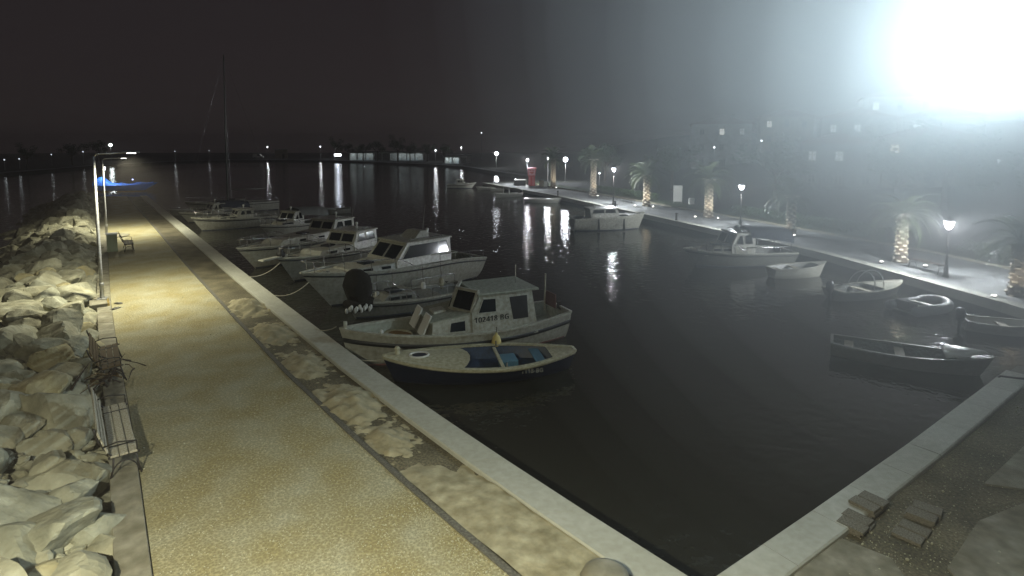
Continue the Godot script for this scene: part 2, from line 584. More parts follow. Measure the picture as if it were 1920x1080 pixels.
# a decked motor boat with a cabin
func cruiser(called: String, label: String, group: String, o: Dictionary) -> Node3D:
	var p := {L = 7.0, B = 2.5, fb = 1.25, fm = 0.95, fs = 0.85, draft = 0.4, tr = 0.88, rake = 0.9, flare = 1.0, cab0 = 0.22, cab1 = 0.62, trunk = 0.86, roof = 1.95, windows = 2, wind = "tinted"}
	p.merge(o, true)
	var b := thing(called, label, "boat", Vector3.ZERO, 0, group)
	part(b, "hull", hull_shape(p), M[p.get("hull", "gel_white")])
	part(b, "waterline_band", band(p, 0.07, -0.12, 0.006, 0.01, 0.985, true), M[p.get("boot", "antifoul_dark")])
	part(b, "rubbing_strake", band(p, -0.1, -0.17, 0.03), M[p.get("strake", "stripe")])
	part(b, "gunwale", gunwale(p, 0.06, 0.05), M[p.get("rim", "gel_white")])
	part(b, "deck", deck(p, p.cab0, 0.99, 0.03, 0.05), M[p.get("deck", "gel_white")])
	part(b, "cockpit", lining(p, 0.02, p.cab0 + 0.02, 0.5), M.gel_grey)
	part(b, "floor", deck(p, 0.02, p.cab0 + 0.02, 0.5), M.deck_grey)
	var xs: float = -p.L * 0.5
	var x0: float = xs + p.L * p.cab0
	var x1: float = xs + p.L * p.cab1
	var x2: float = xs + p.L * p.trunk
	var base := sheer(p, p.cab1) - 0.06
	var hb: float = p.B * 0.5 * 0.78
	var ht: float = hb * 0.86
	var tr: float = base + (p.roof - base) * p.get("trunk_share", 0.42)
	# the low trunk cabin in front of the wheelhouse
	var tw: float = beam(p, p.trunk) * 0.9
	var ring0 := []
	var ring1 := []
	for q in [[x1 - 0.2, hb * 0.98], [x2, tw], [x2, -tw], [x1 - 0.2, -hb * 0.98]]:
		ring0.append(Vector3(q[0], base - 0.1, q[1]))
	for q in [[x1 - 0.2, hb * 0.88], [x2 - (tr - base) * 1.3, tw * 0.85], [x2 - (tr - base) * 1.3, -tw * 0.85], [x1 - 0.2, -hb * 0.88]]:
		ring1.append(Vector3(q[0], tr if q[0] < x1 else tr - 0.08, q[1]))
	part(b, "trunk_cabin", Shape.new().loft([ring0, ring1]), M[p.get("cabin", "gel_white")])
	for side in [1.0, -1.0]:
		for k in 2:
			var u := 0.25 + 0.32 * k
			var c := Vector3(lerpf(x1 - 0.2, x2, u), lerpf(base, tr, 0.5), lerpf(hb * 0.93, tw * 0.92, u * 0.95) * side)
			var dir := Vector3(x2 - x1 + 0.2, 0, (tw - hb) * side).normalized()
			part(b, "porthole", Shape.new().box(c + Vector3(0, 0, 0.0), Vector3(0.42, 0.11, 0.06), Basis(dir, Vector3.UP, dir.cross(Vector3.UP))), M.tinted)
	part(b, "hatch", Shape.new().block(Vector3(lerpf(x1, x2, 0.35), tr + 0.0, 0), Vector3(0.55, 0.1, 0.55), 0.02), M.tinted)
	# the wheelhouse with raked windscreen
	var lean: float = p.get("lean", 0.55)
	var out := [Vector2(x0, base - 0.1), Vector2(x1, base - 0.1), Vector2(x1, tr), Vector2(x1 - lean * (p.roof - tr), p.roof), Vector2(x0 - 0.05, p.roof)]
	if p.roof > tr + 0.25:
		part(b, "wheelhouse", house(out, base, p.roof, hb, ht), M[p.get("cabin", "gel_white")])
		part(b, "roof", Shape.new().block(Vector3((x0 + x1 - lean * (p.roof - tr)) * 0.5 - 0.02, p.roof + 0.035, 0), Vector3(x1 - x0 - lean * (p.roof - tr) + 0.22, 0.07, ht * 2 + 0.14), 0.025), M[p.get("cabin", "gel_white")])
		var w0: float = tr + (p.roof - tr) * 0.12
		var w1: float = p.roof - (p.roof - tr) * 0.13
		var nw: int = p.windows
		for side in [1.0, -1.0]:
			for k in nw:
				var a := lerpf(x0 + 0.12, x1 - 0.14, float(k) / nw)
				var c := lerpf(x0 + 0.12, x1 - 0.14, float(k + 1) / nw) - 0.07
				var slant := lean if k == nw - 1 else 0.05
				var o4 := [Vector2(a, w0), Vector2(c - slant * (w0 - tr), w0), Vector2(c - slant * (w1 - tr), w1), Vector2(a + 0.06, w1)]
				window_on(b, on_side(o4, base, p.roof, hb, ht, side), Vector3(0, 0, side), 0.022, p.get("frames", "gel_white"), p.wind)
		var fn := Vector3(1, lean, 0).normalized()
		for k in 2:
			var z0 := -ht * 0.92 + k * ht * 0.95
			var z1 := z0 + ht * 0.88
			window_on(b, [Vector3(x1 - lean * (w0 - tr), w0, z0) + fn * 0.008, Vector3(x1 - lean * (w0 - tr), w0, z1) + fn * 0.008, Vector3(x1 - lean * (w1 - tr), w1, z1) + fn * 0.008, Vector3(x1 - lean * (w1 - tr), w1, z0) + fn * 0.008], fn, 0.03, p.get("frames", "gel_white"), p.wind)
		part(b, "antenna", Shape.new().tube([Vector3(x0 + 0.3, p.roof + 0.06, ht * 0.6), Vector3(x0 + 0.05, p.roof + 1.5, ht * 0.66)], 0.012, 5, 0.005), M.gel_grey)
		part(b, "mast_light", Shape.new(true).lathe([[0.05, 0.0], [0.05, 0.22], [0.07, 0.24], [0.07, 0.34], [0.02, 0.36]], 8, Vector3(x0 + 0.5, p.roof + 0.06, 0)), M.white_plastic)
		for side in [1.0, -1.0]:
			var gx0 := x0 + 0.3
			var gx1: float = x1 - lean * (p.roof - tr) - 0.25
			part(b, "grab_rail", Shape.new(true).tube([Vector3(gx0, p.roof + 0.06, ht * 0.85 * side), Vector3(gx0 + 0.05, p.roof + 0.14, ht * 0.85 * side), Vector3(gx1 - 0.05, p.roof + 0.14, ht * 0.85 * side), Vector3(gx1, p.roof + 0.06, ht * 0.85 * side)], 0.018, 6), M.steel)
	for side in [1.0, -1.0]:
		var aft := Shape.new(true)
		var line := []
		for i in 7:
			var v := hull_at(p, lerpf(0.02, p.cab0 + 0.1, i / 6.0), 1.0)
			line.append(Vector3(v.x, v.y + 0.38, v.z * 0.95 * side))
			if i % 2 == 0:
				aft.tube([Vector3(v.x, v.y, v.z * 0.95 * side), line[-1]], 0.016, 5)
		aft.tube(line, 0.017, 5)
		part(b, "side_rail", aft, M.steel)
	# a coil of rope on the foredeck
	var coil := []
	for i in 40:
		coil.append(Vector3(xs + p.L * 0.9 + cos(i * 0.63) * (0.1 + 0.003 * i), sheer(p, 0.9) + 0.04 + 0.002 * (i % 10), sin(i * 0.63) * (0.1 + 0.003 * i)))
	part(b, "rope_coil", Shape.new(true).tube(coil, 0.016, 5), M.rope)
	if p.get("rail", true):
		part(b, "bow_rail", rail(p, 0.5, 0.5, 4), M.steel)
	fittings(b, p)
	if p.get("canopy", "") != "":
		var c0 := xs + 0.25
		var cy: float = p.roof + p.get("canopy_up", 0.02)
		var rings := []
		for i in 7:
			var ring := []
			var x := lerpf(c0, x0 + 0.3, i / 6.0)
			var top := cy - 0.16 * pow(1.0 - i / 6.0, 2.0)
			for j in 9:
				var a := PI * j / 8.0
				ring.append(Vector3(x, lerpf(top - 0.75 + 0.2 * i / 6.0, top, pow(sin(a), 0.6)), -cos(a) * hb * 1.05))
			rings.append(ring)
		part(b, "canopy", Shape.new(true).loft(rings, false, false), M[p.canopy])
		for side in [1.0, -1.0]:
			part(b, "canopy_post", Shape.new().tube([Vector3(c0 + 0.2, sheer(p, 0.05), hb * side), Vector3(c0 + 0.1, cy - 0.6, hb * side)], 0.016), M.steel)
	if p.get("motor", false):
		outboard(b, p)
	b.set_meta("p", 0)
	b.remove_meta("p")
	return b

func fishing_boat() -> Node3D:
	var p := {L = 7.8, B = 2.6, fb = 1.22, fm = 0.86, fs = 1.0, draft = 0.5, tr = 0.62, rake = 0.4, flare = 0.62}
	var b := thing("fishing_boat", "white wooden fishing boat with a two-pane windscreen, dark stripe and black number", "boat")
	part(b, "hull", hull_shape(p), M.gel_white)
	part(b, "stripe", band(p, -0.27, -0.42, 0.02), M.stripe)
	part(b, "waterline_band", band(p, 0.06, -0.12, 0.005, 0.01, 0.98, true), M.antifoul)
	part(b, "gunwale", gunwale(p, 0.07, 0.045), M.gel_white)
	part(b, "lining", lining(p, 0.02, 0.95, 0.42), M.deck_grey)
	part(b, "foredeck", deck(p, 0.5, 0.97, 0.36, 0.02), M.deck_grey)
	part(b, "floor", deck(p, 0.02, 0.5, 0.44), M.deck_grey)
	part(b, "stem_post", Shape.new().box(Vector3(3.72, 1.28, 0), Vector3(0.1, 0.32, 0.1)), M.gel_white)
	# trunk cabin
	var y0 := 0.5
	part(b, "trunk_cabin", house([Vector2(-0.3, y0), Vector2(1.28, y0), Vector2(1.2, 1.28), Vector2(0.2, 1.42), Vector2(-0.3, 1.44)], y0, 1.44, 1.02, 0.86), M.gel_white)
	part(b, "cabin_roof", Shape.new().hexa([Vector3(-0.2, 1.435, -0.9), Vector3(-0.2, 1.435, 0.9), Vector3(1.27, 1.27, 0.86), Vector3(1.27, 1.27, -0.86), Vector3(-0.2, 1.485, -0.9), Vector3(-0.2, 1.485, 0.9), Vector3(1.27, 1.31, 0.86), Vector3(1.27, 1.31, -0.86)]), M.deck_grey)
	part(b, "roof_hatch", Shape.new().block(Vector3(0.72, 1.4, 0.1), Vector3(0.42, 0.1, 0.5), 0.02, Basis(Vector3(0, 0, 1), -0.11)), M.gel_white)
	for side in [1.0, -1.0]:
		window_on(b, on_side([Vector2(0.12, 0.92), Vector2(0.68, 0.94), Vector2(0.62, 1.24), Vector2(0.12, 1.26)], y0, 1.44, 1.02, 0.86, side, 0.01), Vector3(0, 0, side), 0.03)
	# two hatch boards leaning open in front of the cabin
	for side in [1.0, -1.0]:
		var d := Vector3(-0.3, 0.62, 0)
		var o := Vector3(1.5, 0.86, 0.5 * side)
		part(b, "hatch_board", plate([o + Vector3(0, 0, -0.27), o + Vector3(0, 0, 0.27), o + d + Vector3(0, 0, 0.27), o + d + Vector3(0, 0, -0.27)], Vector3(0.045, 0.02, 0)), M.white_plastic)
	# wheelhouse
	part(b, "wheelhouse", house([Vector2(-2.45, 0.55), Vector2(-0.1, 0.55), Vector2(-0.1, 1.46), Vector2(-0.42, 2.02), Vector2(-2.3, 1.98)], 0.55, 2.0, 1.06, 0.86), M.gel_white)
	part(b, "roof", Shape.new().block(Vector3(-1.42, 2.03, 0), Vector3(2.2, 0.08, 1.9), 0.03), M.deck_grey)
	for side in [1.0, -1.0]:
		window_on(b, on_side([Vector2(-0.95, 1.42), Vector2(-0.3, 1.44), Vector2(-0.5, 1.88), Vector2(-0.95, 1.86)], 0.55, 2.0, 1.06, 0.86, side, 0.008), Vector3(0, 0, side), 0.028)
		part(b, "dark_opening_plate", plate(on_side([Vector2(-2.1, 1.1), Vector2(-1.55, 1.1), Vector2(-1.45, 1.84), Vector2(-2.1, 1.84)], 0.55, 2.0, 1.06, 0.86, side, 0.004), Vector3(0, 0, 0.012)), M.black)  # black plate paints the dark inside an opening in the side wall
	# the windscreen: two framed panes set in a V above the trunk cabin
	for side in [-1.0, 1.0]:
		var q := [Vector3(0.3, 1.47, 0.03 * side), Vector3(-0.12, 1.47, 0.84 * side), Vector3(-0.36, 2.12, 0.8 * side), Vector3(0.06, 2.12, 0.03 * side)]
		window_on(b, q, (q[1] - q[0]).cross(q[2] - q[1]).normalized() * -side, 0.085)
	part(b, "wiper", Shape.new().tube([Vector3(0.36, 1.5, 0.0), Vector3(0.24, 1.78, 0.03)], 0.025), M.black)
	var tl := -atan2(0.2, 1.45)
	lettering(b, "102418 BG", 0.19, Vector3(-0.78, 1.22, -0.975), PI, M.black, 0.0)
	lettering(b, "102418 BG", 0.19, Vector3(-0.78, 1.22, 0.975), 0, M.black, 0.0)
	part(b, "mast", Shape.new().tube([Vector3(-3.3, 0.9, 0.1), Vector3(-3.34, 2.25, 0.1)], 0.03), M.wood_slat)
	part(b, "rudder_head", Shape.new().box(Vector3(-3.85, 0.75, 0), Vector3(0.12, 0.9, 0.08)), M.wood_dark)
	part(b, "stern_panel", Shape.new().block(Vector3(-3.45, 1.35, -0.1), Vector3(0.05, 0.5, 0.7), 0.01), M.antifoul)
	part(b, "radar_pole", Shape.new().tube([Vector3(-2.1, 2.06, 0), Vector3(-2.1, 2.7, 0)], 0.018), M.steel)
	set_afloat(b, Vector2(-5.3, -16.3), Vector2(1.75, -19.6))
	return b

func blue_boat() -> Node3D:
	var p := {L = 5.8, B = 2.1, fb = 0.78, fm = 0.52, fs = 0.58, draft = 0.3, tr = 0.16, rake = 0.4, flare = 0.6}
	var b := thing("rowing_boat", "open wooden boat with cream foredeck, blue inside and navy hull by the pier", "boat")
	part(b, "hull", hull_shape(p), M.navy)
	part(b, "strake", band(p, -0.02, -0.09, 0.03), M.gel_cream)
	part(b, "gunwale", gunwale(p, 0.1, 0.035), M.gel_cream)
	part(b, "lining", lining(p, 0.05, 0.7, 0.36), M.boat_blue)
	part(b, "floor", deck(p, 0.05, 0.7, 0.36), M.boat_blue)
	part(b, "foredeck", deck(p, 0.62, 0.99, -0.035, 0.07, 0.0, -0.06), M.gel_cream)
	part(b, "sternsheet", deck(p, 0.0, 0.14, -0.03, 0.01, 0.0), M.gel_cream)
	var v := hull_y(p, 0.36, sheer(p, 0.36) - 0.06, -0.06)
	part(b, "engine_box", Shape.new().block(Vector3(v.x, v.y - 0.15, 0.0), Vector3(0.5, 0.34, 0.62), 0.02), M.boat_blue_light)
	part(b, "thwart", Shape.new().box(Vector3(v.x + 0.28, v.y, 0), Vector3(0.1, 0.04, v.z * 2)), M.gel_cream)
	var u := hull_y(p, 0.2, sheer(p, 0.2) - 0.1, -0.06)
	part(b, "thwart", Shape.new().box(Vector3(u.x, u.y, 0), Vector3(0.3, 0.04, u.z * 2)), M.boat_blue_light)
	var tr := part(b, "stem_head", Shape.new().lathe([[0.07, 0.0], [0.06, 0.12], [0.09, 0.16], [0.05, 0.22]], 8, Vector3(2.47, 0.82, 0)), M.gel_cream)
	# the round hatch ring on the foredeck
	var ring := Shape.new(true)
	var pts := []
	for i in 17:
		pts.append(Vector3(1.85 + cos(TAU * i / 16) * 0.28, 0.74, sin(TAU * i / 16) * 0.22))
	ring.tube(pts, 0.035, 6)
	part(b, "hatch_rim", ring, M.white_plastic)
	part(b, "hatch_cover", Shape.new().lathe([[0.24, 0.0], [0.24, 0.02], [0.1, 0.03]], 14, Vector3(1.85, 0.72, 0)), M.navy)
	lettering(b, "1118-BG", 0.13, Vector3(-1.35, 0.36, -0.905), PI, M.gel_grey)
	part(b, "rowlock", Shape.new().tube([Vector3(-0.6, 0.52, -0.92), Vector3(-0.6, 0.68, -0.94)], 0.02), M.steel)
	part(b, "rowlock", Shape.new().tube([Vector3(-0.6, 0.52, 0.92), Vector3(-0.6, 0.68, 0.94)], 0.02), M.steel)
	set_afloat(b, Vector2(-3.75, -15.2), Vector2(1.92, -16.35))
	return b

func boats() -> void:
	fishing_boat()
	blue_boat()
	var g := "boats moored along the pier"
	# the low grey boat with rails and a net bundle on its bow
	var s := cruiser("day_boat", "low grey boat with rails and flat deck between the yacht and the fishing boat", g, {L = 5.6, B = 2.0, fb = 0.72, fm = 0.58, fs = 0.6, roof = 0.95, cab0 = 0.3, cab1 = 0.55, trunk = 0.8, rake = 0.5, hull = "gel_grey", cabin = "gel_grey", deck = "gel_grey", trunk_share = 0.9})
	set_afloat(s, Vector2(-6.7, -21.0), Vector2(-1.9, -24.6))
	s = cruiser("motor_yacht", "large white motor yacht with long dark cabin windows and a bow rail", g, {L = 9.4, B = 3.1, fb = 1.65, fm = 1.35, fs = 1.1, roof = 2.4, cab0 = 0.24, cab1 = 0.58, trunk = 0.84, rake = 1.5, flare = 1.2, windows = 1, lean = 0.9, trunk_share = 0.3})
	set_afloat(s, Vector2(-8.75, -22.0), Vector2(-2.2, -29.2))
	part(s, "flybridge_seat", Shape.new().hexa([Vector3(-1.6, 2.47, -0.6), Vector3(-1.6, 2.47, 0.6), Vector3(-0.7, 2.47, 0.6), Vector3(-0.7, 2.47, -0.6), Vector3(-1.5, 2.8, -0.5), Vector3(-1.5, 2.8, 0.5), Vector3(-1.1, 2.8, 0.5), Vector3(-1.1, 2.8, -0.5)]), M.gel_white)
	s = cruiser("cabin_cruiser", "white cruiser with a bow plank and small open windscreen behind the yacht", g, {L = 8.6, B = 2.8, fb = 1.35, fm = 1.1, fs = 1.0, roof = 2.05, cab0 = 0.28, cab1 = 0.5, trunk = 0.8, rake = 1.1, flare = 1.1, wind = "tinted"})
	set_afloat(s, Vector2(-11.5, -26.6), Vector2(-7.6, -34.6))
	part(s, "bow_plank", Shape.new().box(Vector3(4.55, 1.42, 0), Vector3(1.5, 0.06, 0.34)), M.gel_white)
	part(s, "windlass", Shape.new(true).lathe([[0.2, 0.0], [0.2, 0.2], [0.12, 0.3], [0.16, 0.42], [0.05, 0.46]], 10, Vector3(4.1, 1.4, 0)), M.black)
	s = cruiser("long_cruiser", "long white hull with low cabin and guard rails next to the bow-plank cruiser", g, {L = 9.6, B = 2.9, fb = 1.3, fm = 1.1, fs = 1.0, roof = 2.1, cab0 = 0.16, cab1 = 0.36, trunk = 0.8, rake = 1.3, flare = 1.0, trunk_share = 0.45})
	set_afloat(s, Vector2(-14.9, -29.6), Vector2(-10.6, -38.4))
	s = cruiser("canopy_boat", "boat under a rounded grey canvas canopy behind the long white hull", g, {L = 6.0, B = 2.3, fb = 0.95, fm = 0.75, fs = 0.75, roof = 1.7, cab0 = 0.45, cab1 = 0.62, trunk = 0.82, canopy = "canvas_grey", canopy_up = 0.3})
	set_afloat(s, Vector2(-18.6, -41.0), Vector2(-15.6, -46.4))
	s = cruiser("white_launch", "white launch with a pale deck moored beyond the canopy boat", g, {L = 6.4, B = 2.3, fb = 1.1, fm = 0.85, fs = 0.75, roof = 1.5, cab0 = 0.3, cab1 = 0.5, trunk = 0.8, rake = 0.9})
	set_afloat(s, Vector2(-25.4, -44.4), Vector2(-20.8, -48.6))
	s = cruiser("dark_launch", "launch with dark canvas hood moored just beyond the white launch", g, {L = 6.0, B = 2.2, fb = 0.95, fm = 0.75, fs = 0.7, roof = 1.55, cab0 = 0.42, cab1 = 0.6, trunk = 0.82, canopy = "canvas_dark", canopy_up = 0.25})
	set_afloat(s, Vector2(-29.2, -49.2), Vector2(-25.0, -53.4))
	s = open_boat("tender", "small open tender nearest the far end of the boat row", g, {L = 4.2, hull = "gel_grey", thwarts = [0.2, 0.5]})
	set_afloat(s, Vector2(-33.4, -54.6), Vector2(-30.4, -57.6))
	# the sailing boat with the tall mast
	var p := {L = 8.8, B = 2.7, fb = 1.15, fm = 0.9, fs = 0.9, draft = 0.5, tr = 0.5, rake = 1.0, flare = 0.9, roof = 1.35, cab0 = 0.3, cab1 = 0.4, trunk = 0.72, trunk_share = 0.85, rail = true}
	s = cruiser("sailing_boat", "dim sailing boat with a very tall bare mast at the end of the row", g, p)
	set_afloat(s, Vector2(-32.6, -56.6), Vector2(-25.4, -60.6))
	part(s, "mast", Shape.new(true).tube([Vector3(0.5, 1.2, 0), Vector3(0.45, 8.0, 0), Vector3(0.3, 16.0, 0)], 0.09, 8, 0.05), M.canvas_grey)
	part(s, "boom", Shape.new(true).tube([Vector3(0.4, 2.2, 0), Vector3(-3.4, 2.3, 0)], 0.06, 8), M.gel_grey)
	part(s, "forestay", Shape.new().tube([Vector3(4.3, 1.2, 0), Vector3(0.3, 15.8, 0)], 0.008, 4), M.steel)
	part(s, "backstay", Shape.new().tube([Vector3(-4.3, 1.0, 0), Vector3(0.3, 15.8, 0)], 0.008, 4), M.steel)
	for side in [1.0, -1.0]:
		part(s, "shroud", Shape.new().tube([Vector3(0.2, 1.0, 1.25 * side), Vector3(0.32, 14.8, 0)], 0.008, 4), M.steel)
	# a boat under a blue cover at the head of the pier
	s = open_boat("covered_boat", "boat wrapped in a bright blue tarpaulin at the far head of the pier", "", {L = 8.0, B = 2.4, fb = 0.9, fm = 0.6, fs = 0.7, hull = "tarp_blue", rim = "tarp_blue", deck = "tarp_blue", inside = "tarp_blue", thwarts = [], rake = 1.6})
	var cover := Shape.new(true)
	var pc := {L = 8.0, B = 2.5, fb = 0.9, fm = 0.62, fs = 0.7, draft = 0.22, tr = 0.72, rake = 1.6}
	var rings := []
	for i in 15:
		var t := lerpf(0.0, 0.93, i / 14.0)
		var v := hull_at(pc, t, 1.0)
		var up := 0.25 + 1.0 * exp(-pow((t - 0.12) / 0.12, 2.0)) + 0.1 * sin(t * 20.0)
		var ring := []
		for j in 9:
			var a := PI * j / 8.0
			ring.append(Vector3(v.x, v.y + up * sin(a), -cos(a) * v.z))
		rings.append(ring)
	part(s, "tarpaulin", cover.loft(rings, false, false), M.tarp_blue)
	part(s, "cover_lamp", Shape.new(true).lathe([[0.02, 0.0], [0.08, 0.03], [0.08, 0.1], [0.02, 0.14]], 10, Vector3(1.0, 1.4, 0.9)), M.lamp_blue)
	part(s, "added_light_pole", Shape.new().tube([Vector3(-2.2, 0.8, 1.5), Vector3(-2.2, 3.2, 1.5)], 0.03), M.galvanised)  # pole and white lamp added to brighten the tarpaulin
	part(s, "lamp", Shape.new(true).lathe([[0.02, 3.2], [0.09, 3.24], [0.09, 3.36], [0.02, 3.42]], 10, Vector3(-2.2, 0.0, 1.5)), M.lamp_far)
	omni(s, "lamp_light", Vector3(-2.2, 3.1, 1.5), 12.0, Color(0.9, 0.95, 1.0), 0.08)
	s.position = P(-57.0, -0.35, -84.0)
	s.rotation.y = 0.35
	# ---- boats on the far side, off the promenade
	var r := "boats moored off the promenade"
	s = cruiser("cabin_boat", "white cabin boat with dark fenders lying alone off the palm promenade", r, {L = 6.2, B = 2.2, fb = 1.35, fm = 1.05, fs = 0.95, roof = 1.75, cab0 = 0.22, cab1 = 0.6, trunk = 0.78, rake = 0.6, trunk_share = 0.5, rail = false, strake = "gel_white"})
	set_afloat(s, Vector2(10.9, -46.2), Vector2(4.9, -45.2))
	for x in [-1.2, 0.9]:
		for k in 2:
			var o := part(s, "fender_line", Shape.new().tube([Vector3(x, 1.0, 1.14), Vector3(x + 0.12 * k - 0.06, 0.1, 1.12)], 0.05, 6), M.black)
	s = cruiser("awning_boat", "broad boat under a dark rounded awning dim in the glare", r, {L = 6.4, B = 2.5, fb = 1.0, fm = 0.8, fs = 0.75, roof = 1.9, cab0 = 0.4, cab1 = 0.62, trunk = 0.84, canopy = "canvas_dark", canopy_up = 0.35, hull = "gel_grey"})
	set_afloat(s, Vector2(10.2, -31.4), Vector2(15.6, -32.2))
	s = open_boat("skiff", "small white skiff just right of the dark awning boat", r, {L = 3.1, B = 1.3, fb = 0.75, fm = 0.55})
	set_afloat(s, Vector2(16.4, -28.9), Vector2(13.6, -28.5))
	s = open_boat("runabout", "open grey runabout with a folding hood frame beyond the round dinghy", r, {L = 4.0, hull = "gel_grey", inside = "canvas_grey", motor = true, deck_from = 0.6})
	set_afloat(s, Vector2(17.9, -25.2), Vector2(14.4, -24.2))
	var hoop := Shape.new(true)
	for x in [-0.4, 0.1]:
		var arc := []
		for j in 9:
			arc.append(Vector3(x + 0.25 * sin(PI * j / 8.0), 0.45 + 0.75 * sin(PI * j / 8.0), -cos(PI * j / 8.0) * 0.7))
		hoop.tube(arc, 0.025, 5)
	part(s, "hood_frame", hoop, M.steel)
	# rubber dinghies: an inflated ring with a bow
	dinghy("dinghy", "round grey inflatable dinghy close under the promenade kerb", Vector2(18.0, -22.7), Vector2(15.9, -22.0), r, 1.15)
	s = open_boat("flat_boat", "flat pale boat with an outboard nearest the right picture edge", r, {L = 2.4, B = 1.2, fb = 0.5, fm = 0.36, fs = 0.38, motor = true, inside = "gel_white", thwarts = [0.5]})
	set_afloat(s, Vector2(19.1, -19.2), Vector2(17.0, -20.1))
	s = open_boat("dark_rowing_boat", "long dark rowing boat with a white sheet on its bow near the quay corner", r, {L = 4.2, B = 1.4, hull = "gel_grey", inside = "canvas_grey", rim = "gel_grey", deck_from = 0.78, fb = 0.62})
	set_afloat(s, Vector2(14.2, -15.5), Vector2(10.6, -17.6))
	part(s, "bow_sheet", Shape.new(true).hexa([Vector3(0.9, 0.55, -0.55), Vector3(0.9, 0.55, 0.55), Vector3(1.95, 0.72, 0.1), Vector3(1.95, 0.72, -0.1), Vector3(0.95, 0.72, -0.4), Vector3(0.95, 0.72, 0.4), Vector3(1.85, 0.78, 0.06), Vector3(1.85, 0.78, -0.06)]), M.white_plastic)
	s = cruiser("far_motorboat", "tiny white motorboat lying farthest out on the open water", r, {L = 4.6, B = 1.9, fb = 0.9, fm = 0.6, fs = 0.55, roof = 1.35, cab0 = 0.35, cab1 = 0.6, trunk = 0.8, rail = false})
	set_afloat(s, Vector2(-5.8, -90.6), Vector2(-10.2, -91.0))
	for a in [["pale thin boat left of the kiosk pier tip", -5.2, -87.5, -2.4, -88.0], ["pale thin boat closest to the kiosk pier tip", -3.0, -84.4, -0.2, -85.0]]:
		s = open_boat("punt", a[0], r, {L = 3.6, B = 1.2, fb = 0.45, fm = 0.35, fs = 0.35})
		set_afloat(s, Vector2(a[1], a[2]), Vector2(a[3], a[4]))
	s = open_boat("hooped_boat", "dark open boat with a pale hoop frame below the red kiosk", r, {L = 4.4, hull = "gel_grey", inside = "canvas_grey", motor = true})
	set_afloat(s, Vector2(-2.4, -74.0), Vector2(1.2, -76.6))
	part(s, "hoop", Shape.new().tube([Vector3(0.2, 0.4, -0.7), Vector3(0.2, 1.35, -0.6), Vector3(0.2, 1.35, 0.6), Vector3(0.2, 0.4, 0.7)], 0.05, 6), M.white_plastic)
	s = open_boat("white_skiff", "dark boat with a white bow under the nearest palm of the kiosk", r, {L = 4.6, hull = "gel_grey", deck_from = 0.6})
	set_afloat(s, Vector2(6.0, -67.0), Vector2(1.6, -68.6))
	# a mooring buoy and a far tender among the left row
	s = open_boat("drifting_tender", "grey open tender out on the dark water beyond the yacht", "", {L = 3.4, hull = "gel_grey", inside = "canvas_grey", rim = "gel_grey"})
	set_afloat(s, Vector2(-19.6, -56.4), Vector2(-16.6, -57.4))

func dinghy(called: String, label: String, bow: Vector2, stern: Vector2, group: String, width: float) -> void:
	var d := thing(called, label, "dinghy", Vector3.ZERO, 0, group)
	var L := bow.distance_to(stern)
	var pts := []
	var n := 24
	for i in n + 1:
		var a := -PI / 2 + PI * i / n
		pts.append(Vector3(L * 0.5 - width * 0.5 + cos(a) * width * 0.5, 0.24 + 0.12 * cos(a), sin(a) * width * 0.5))
	pts.push_front(Vector3(-L * 0.5, 0.22, -width * 0.5))
	pts.append(Vector3(-L * 0.5, 0.22, width * 0.5))
	part(d, "tube", Shape.new(true).tube(pts, 0.2, 10), M.rubber_grey)
	part(d, "floor", Shape.new().box(Vector3(-0.12, 0.1, 0), Vector3(L * 0.86, 0.04, width * 0.9)), M.deck_grey)
	part(d, "transom", Shape.new().box(Vector3(-L * 0.5 + 0.25, 0.3, 0), Vector3(0.05, 0.4, width * 0.8)), M.wood_dark)
	part(d, "thwart", Shape.new().box(Vector3(0.0, 0.36, 0), Vector3(0.22, 0.03, width)), M.gel_white)
	set_afloat(d, bow, stern)

# ---------------------------------------------------------------- the setting
const QUAY := [[-6.5, 2.64], [-8.37, 1.0], [-10.49, -0.78], [-14.15, -3.73], [-18.93, -7.36], [-27.9, -14.12], [-39.64, -22.79], [-60.6, -38.42], [-68.0, -43.9]]
const BEAM := [[-6.5, -4.97], [-9.15, -6.88], [-12.22, -9.14], [-16.7, -12.5], [-21.77, -16.2], [-32.36, -23.71], [-53.02, -38.26], [-68.0, -48.9]]
const PROM := [[-6.0, 19.7], [-20.25, 19.3], [-31.5, 17.7], [-48.9, 12.1], [-70.6, 4.66], [-93.0, -4.8]]
const SHORE := [[-104, -95], [-112, -125], [-118, -148], [-124, -166], [-126, -185], [-128, -215], [-117, -238], [-91, -238], [-62, -222], [-27.5, -185], [-14, -166], [-3.7, -133], [4.1, -110], [2.2, -101], [-4.8, -93]]
const RIGHT := [[2.64, -6.5], [5.0, -8.13], [8.1, -10.31], [13.38, -14.15]]

func steps(z0: float, z1: float, d: float) -> Array:
	var r := []
	var n := int(ceil(absf(z1 - z0) / d))
	for i in n + 1:
		r.append(lerpf(z0, z1, float(i) / n))
	return r

# a sheet between two lines, given as functions of z
func sheet(a: Callable, b: Callable, zs: Array, y: Callable, across := 1) -> Shape:
	var sh := Shape.new(true)
	var rows := []
	for z in zs:
		var row := []
		for j in across + 1:
			var x := lerpf(a.call(z), b.call(z), float(j) / across)
			row.append(Vector3(x, y.call(x, z), z))
		rows.append(row)
	for i in rows.size() - 1:
		for j in across:
			sh.quad(rows[i][j], rows[i + 1][j], rows[i + 1][j + 1], rows[i][j + 1])
	return sh

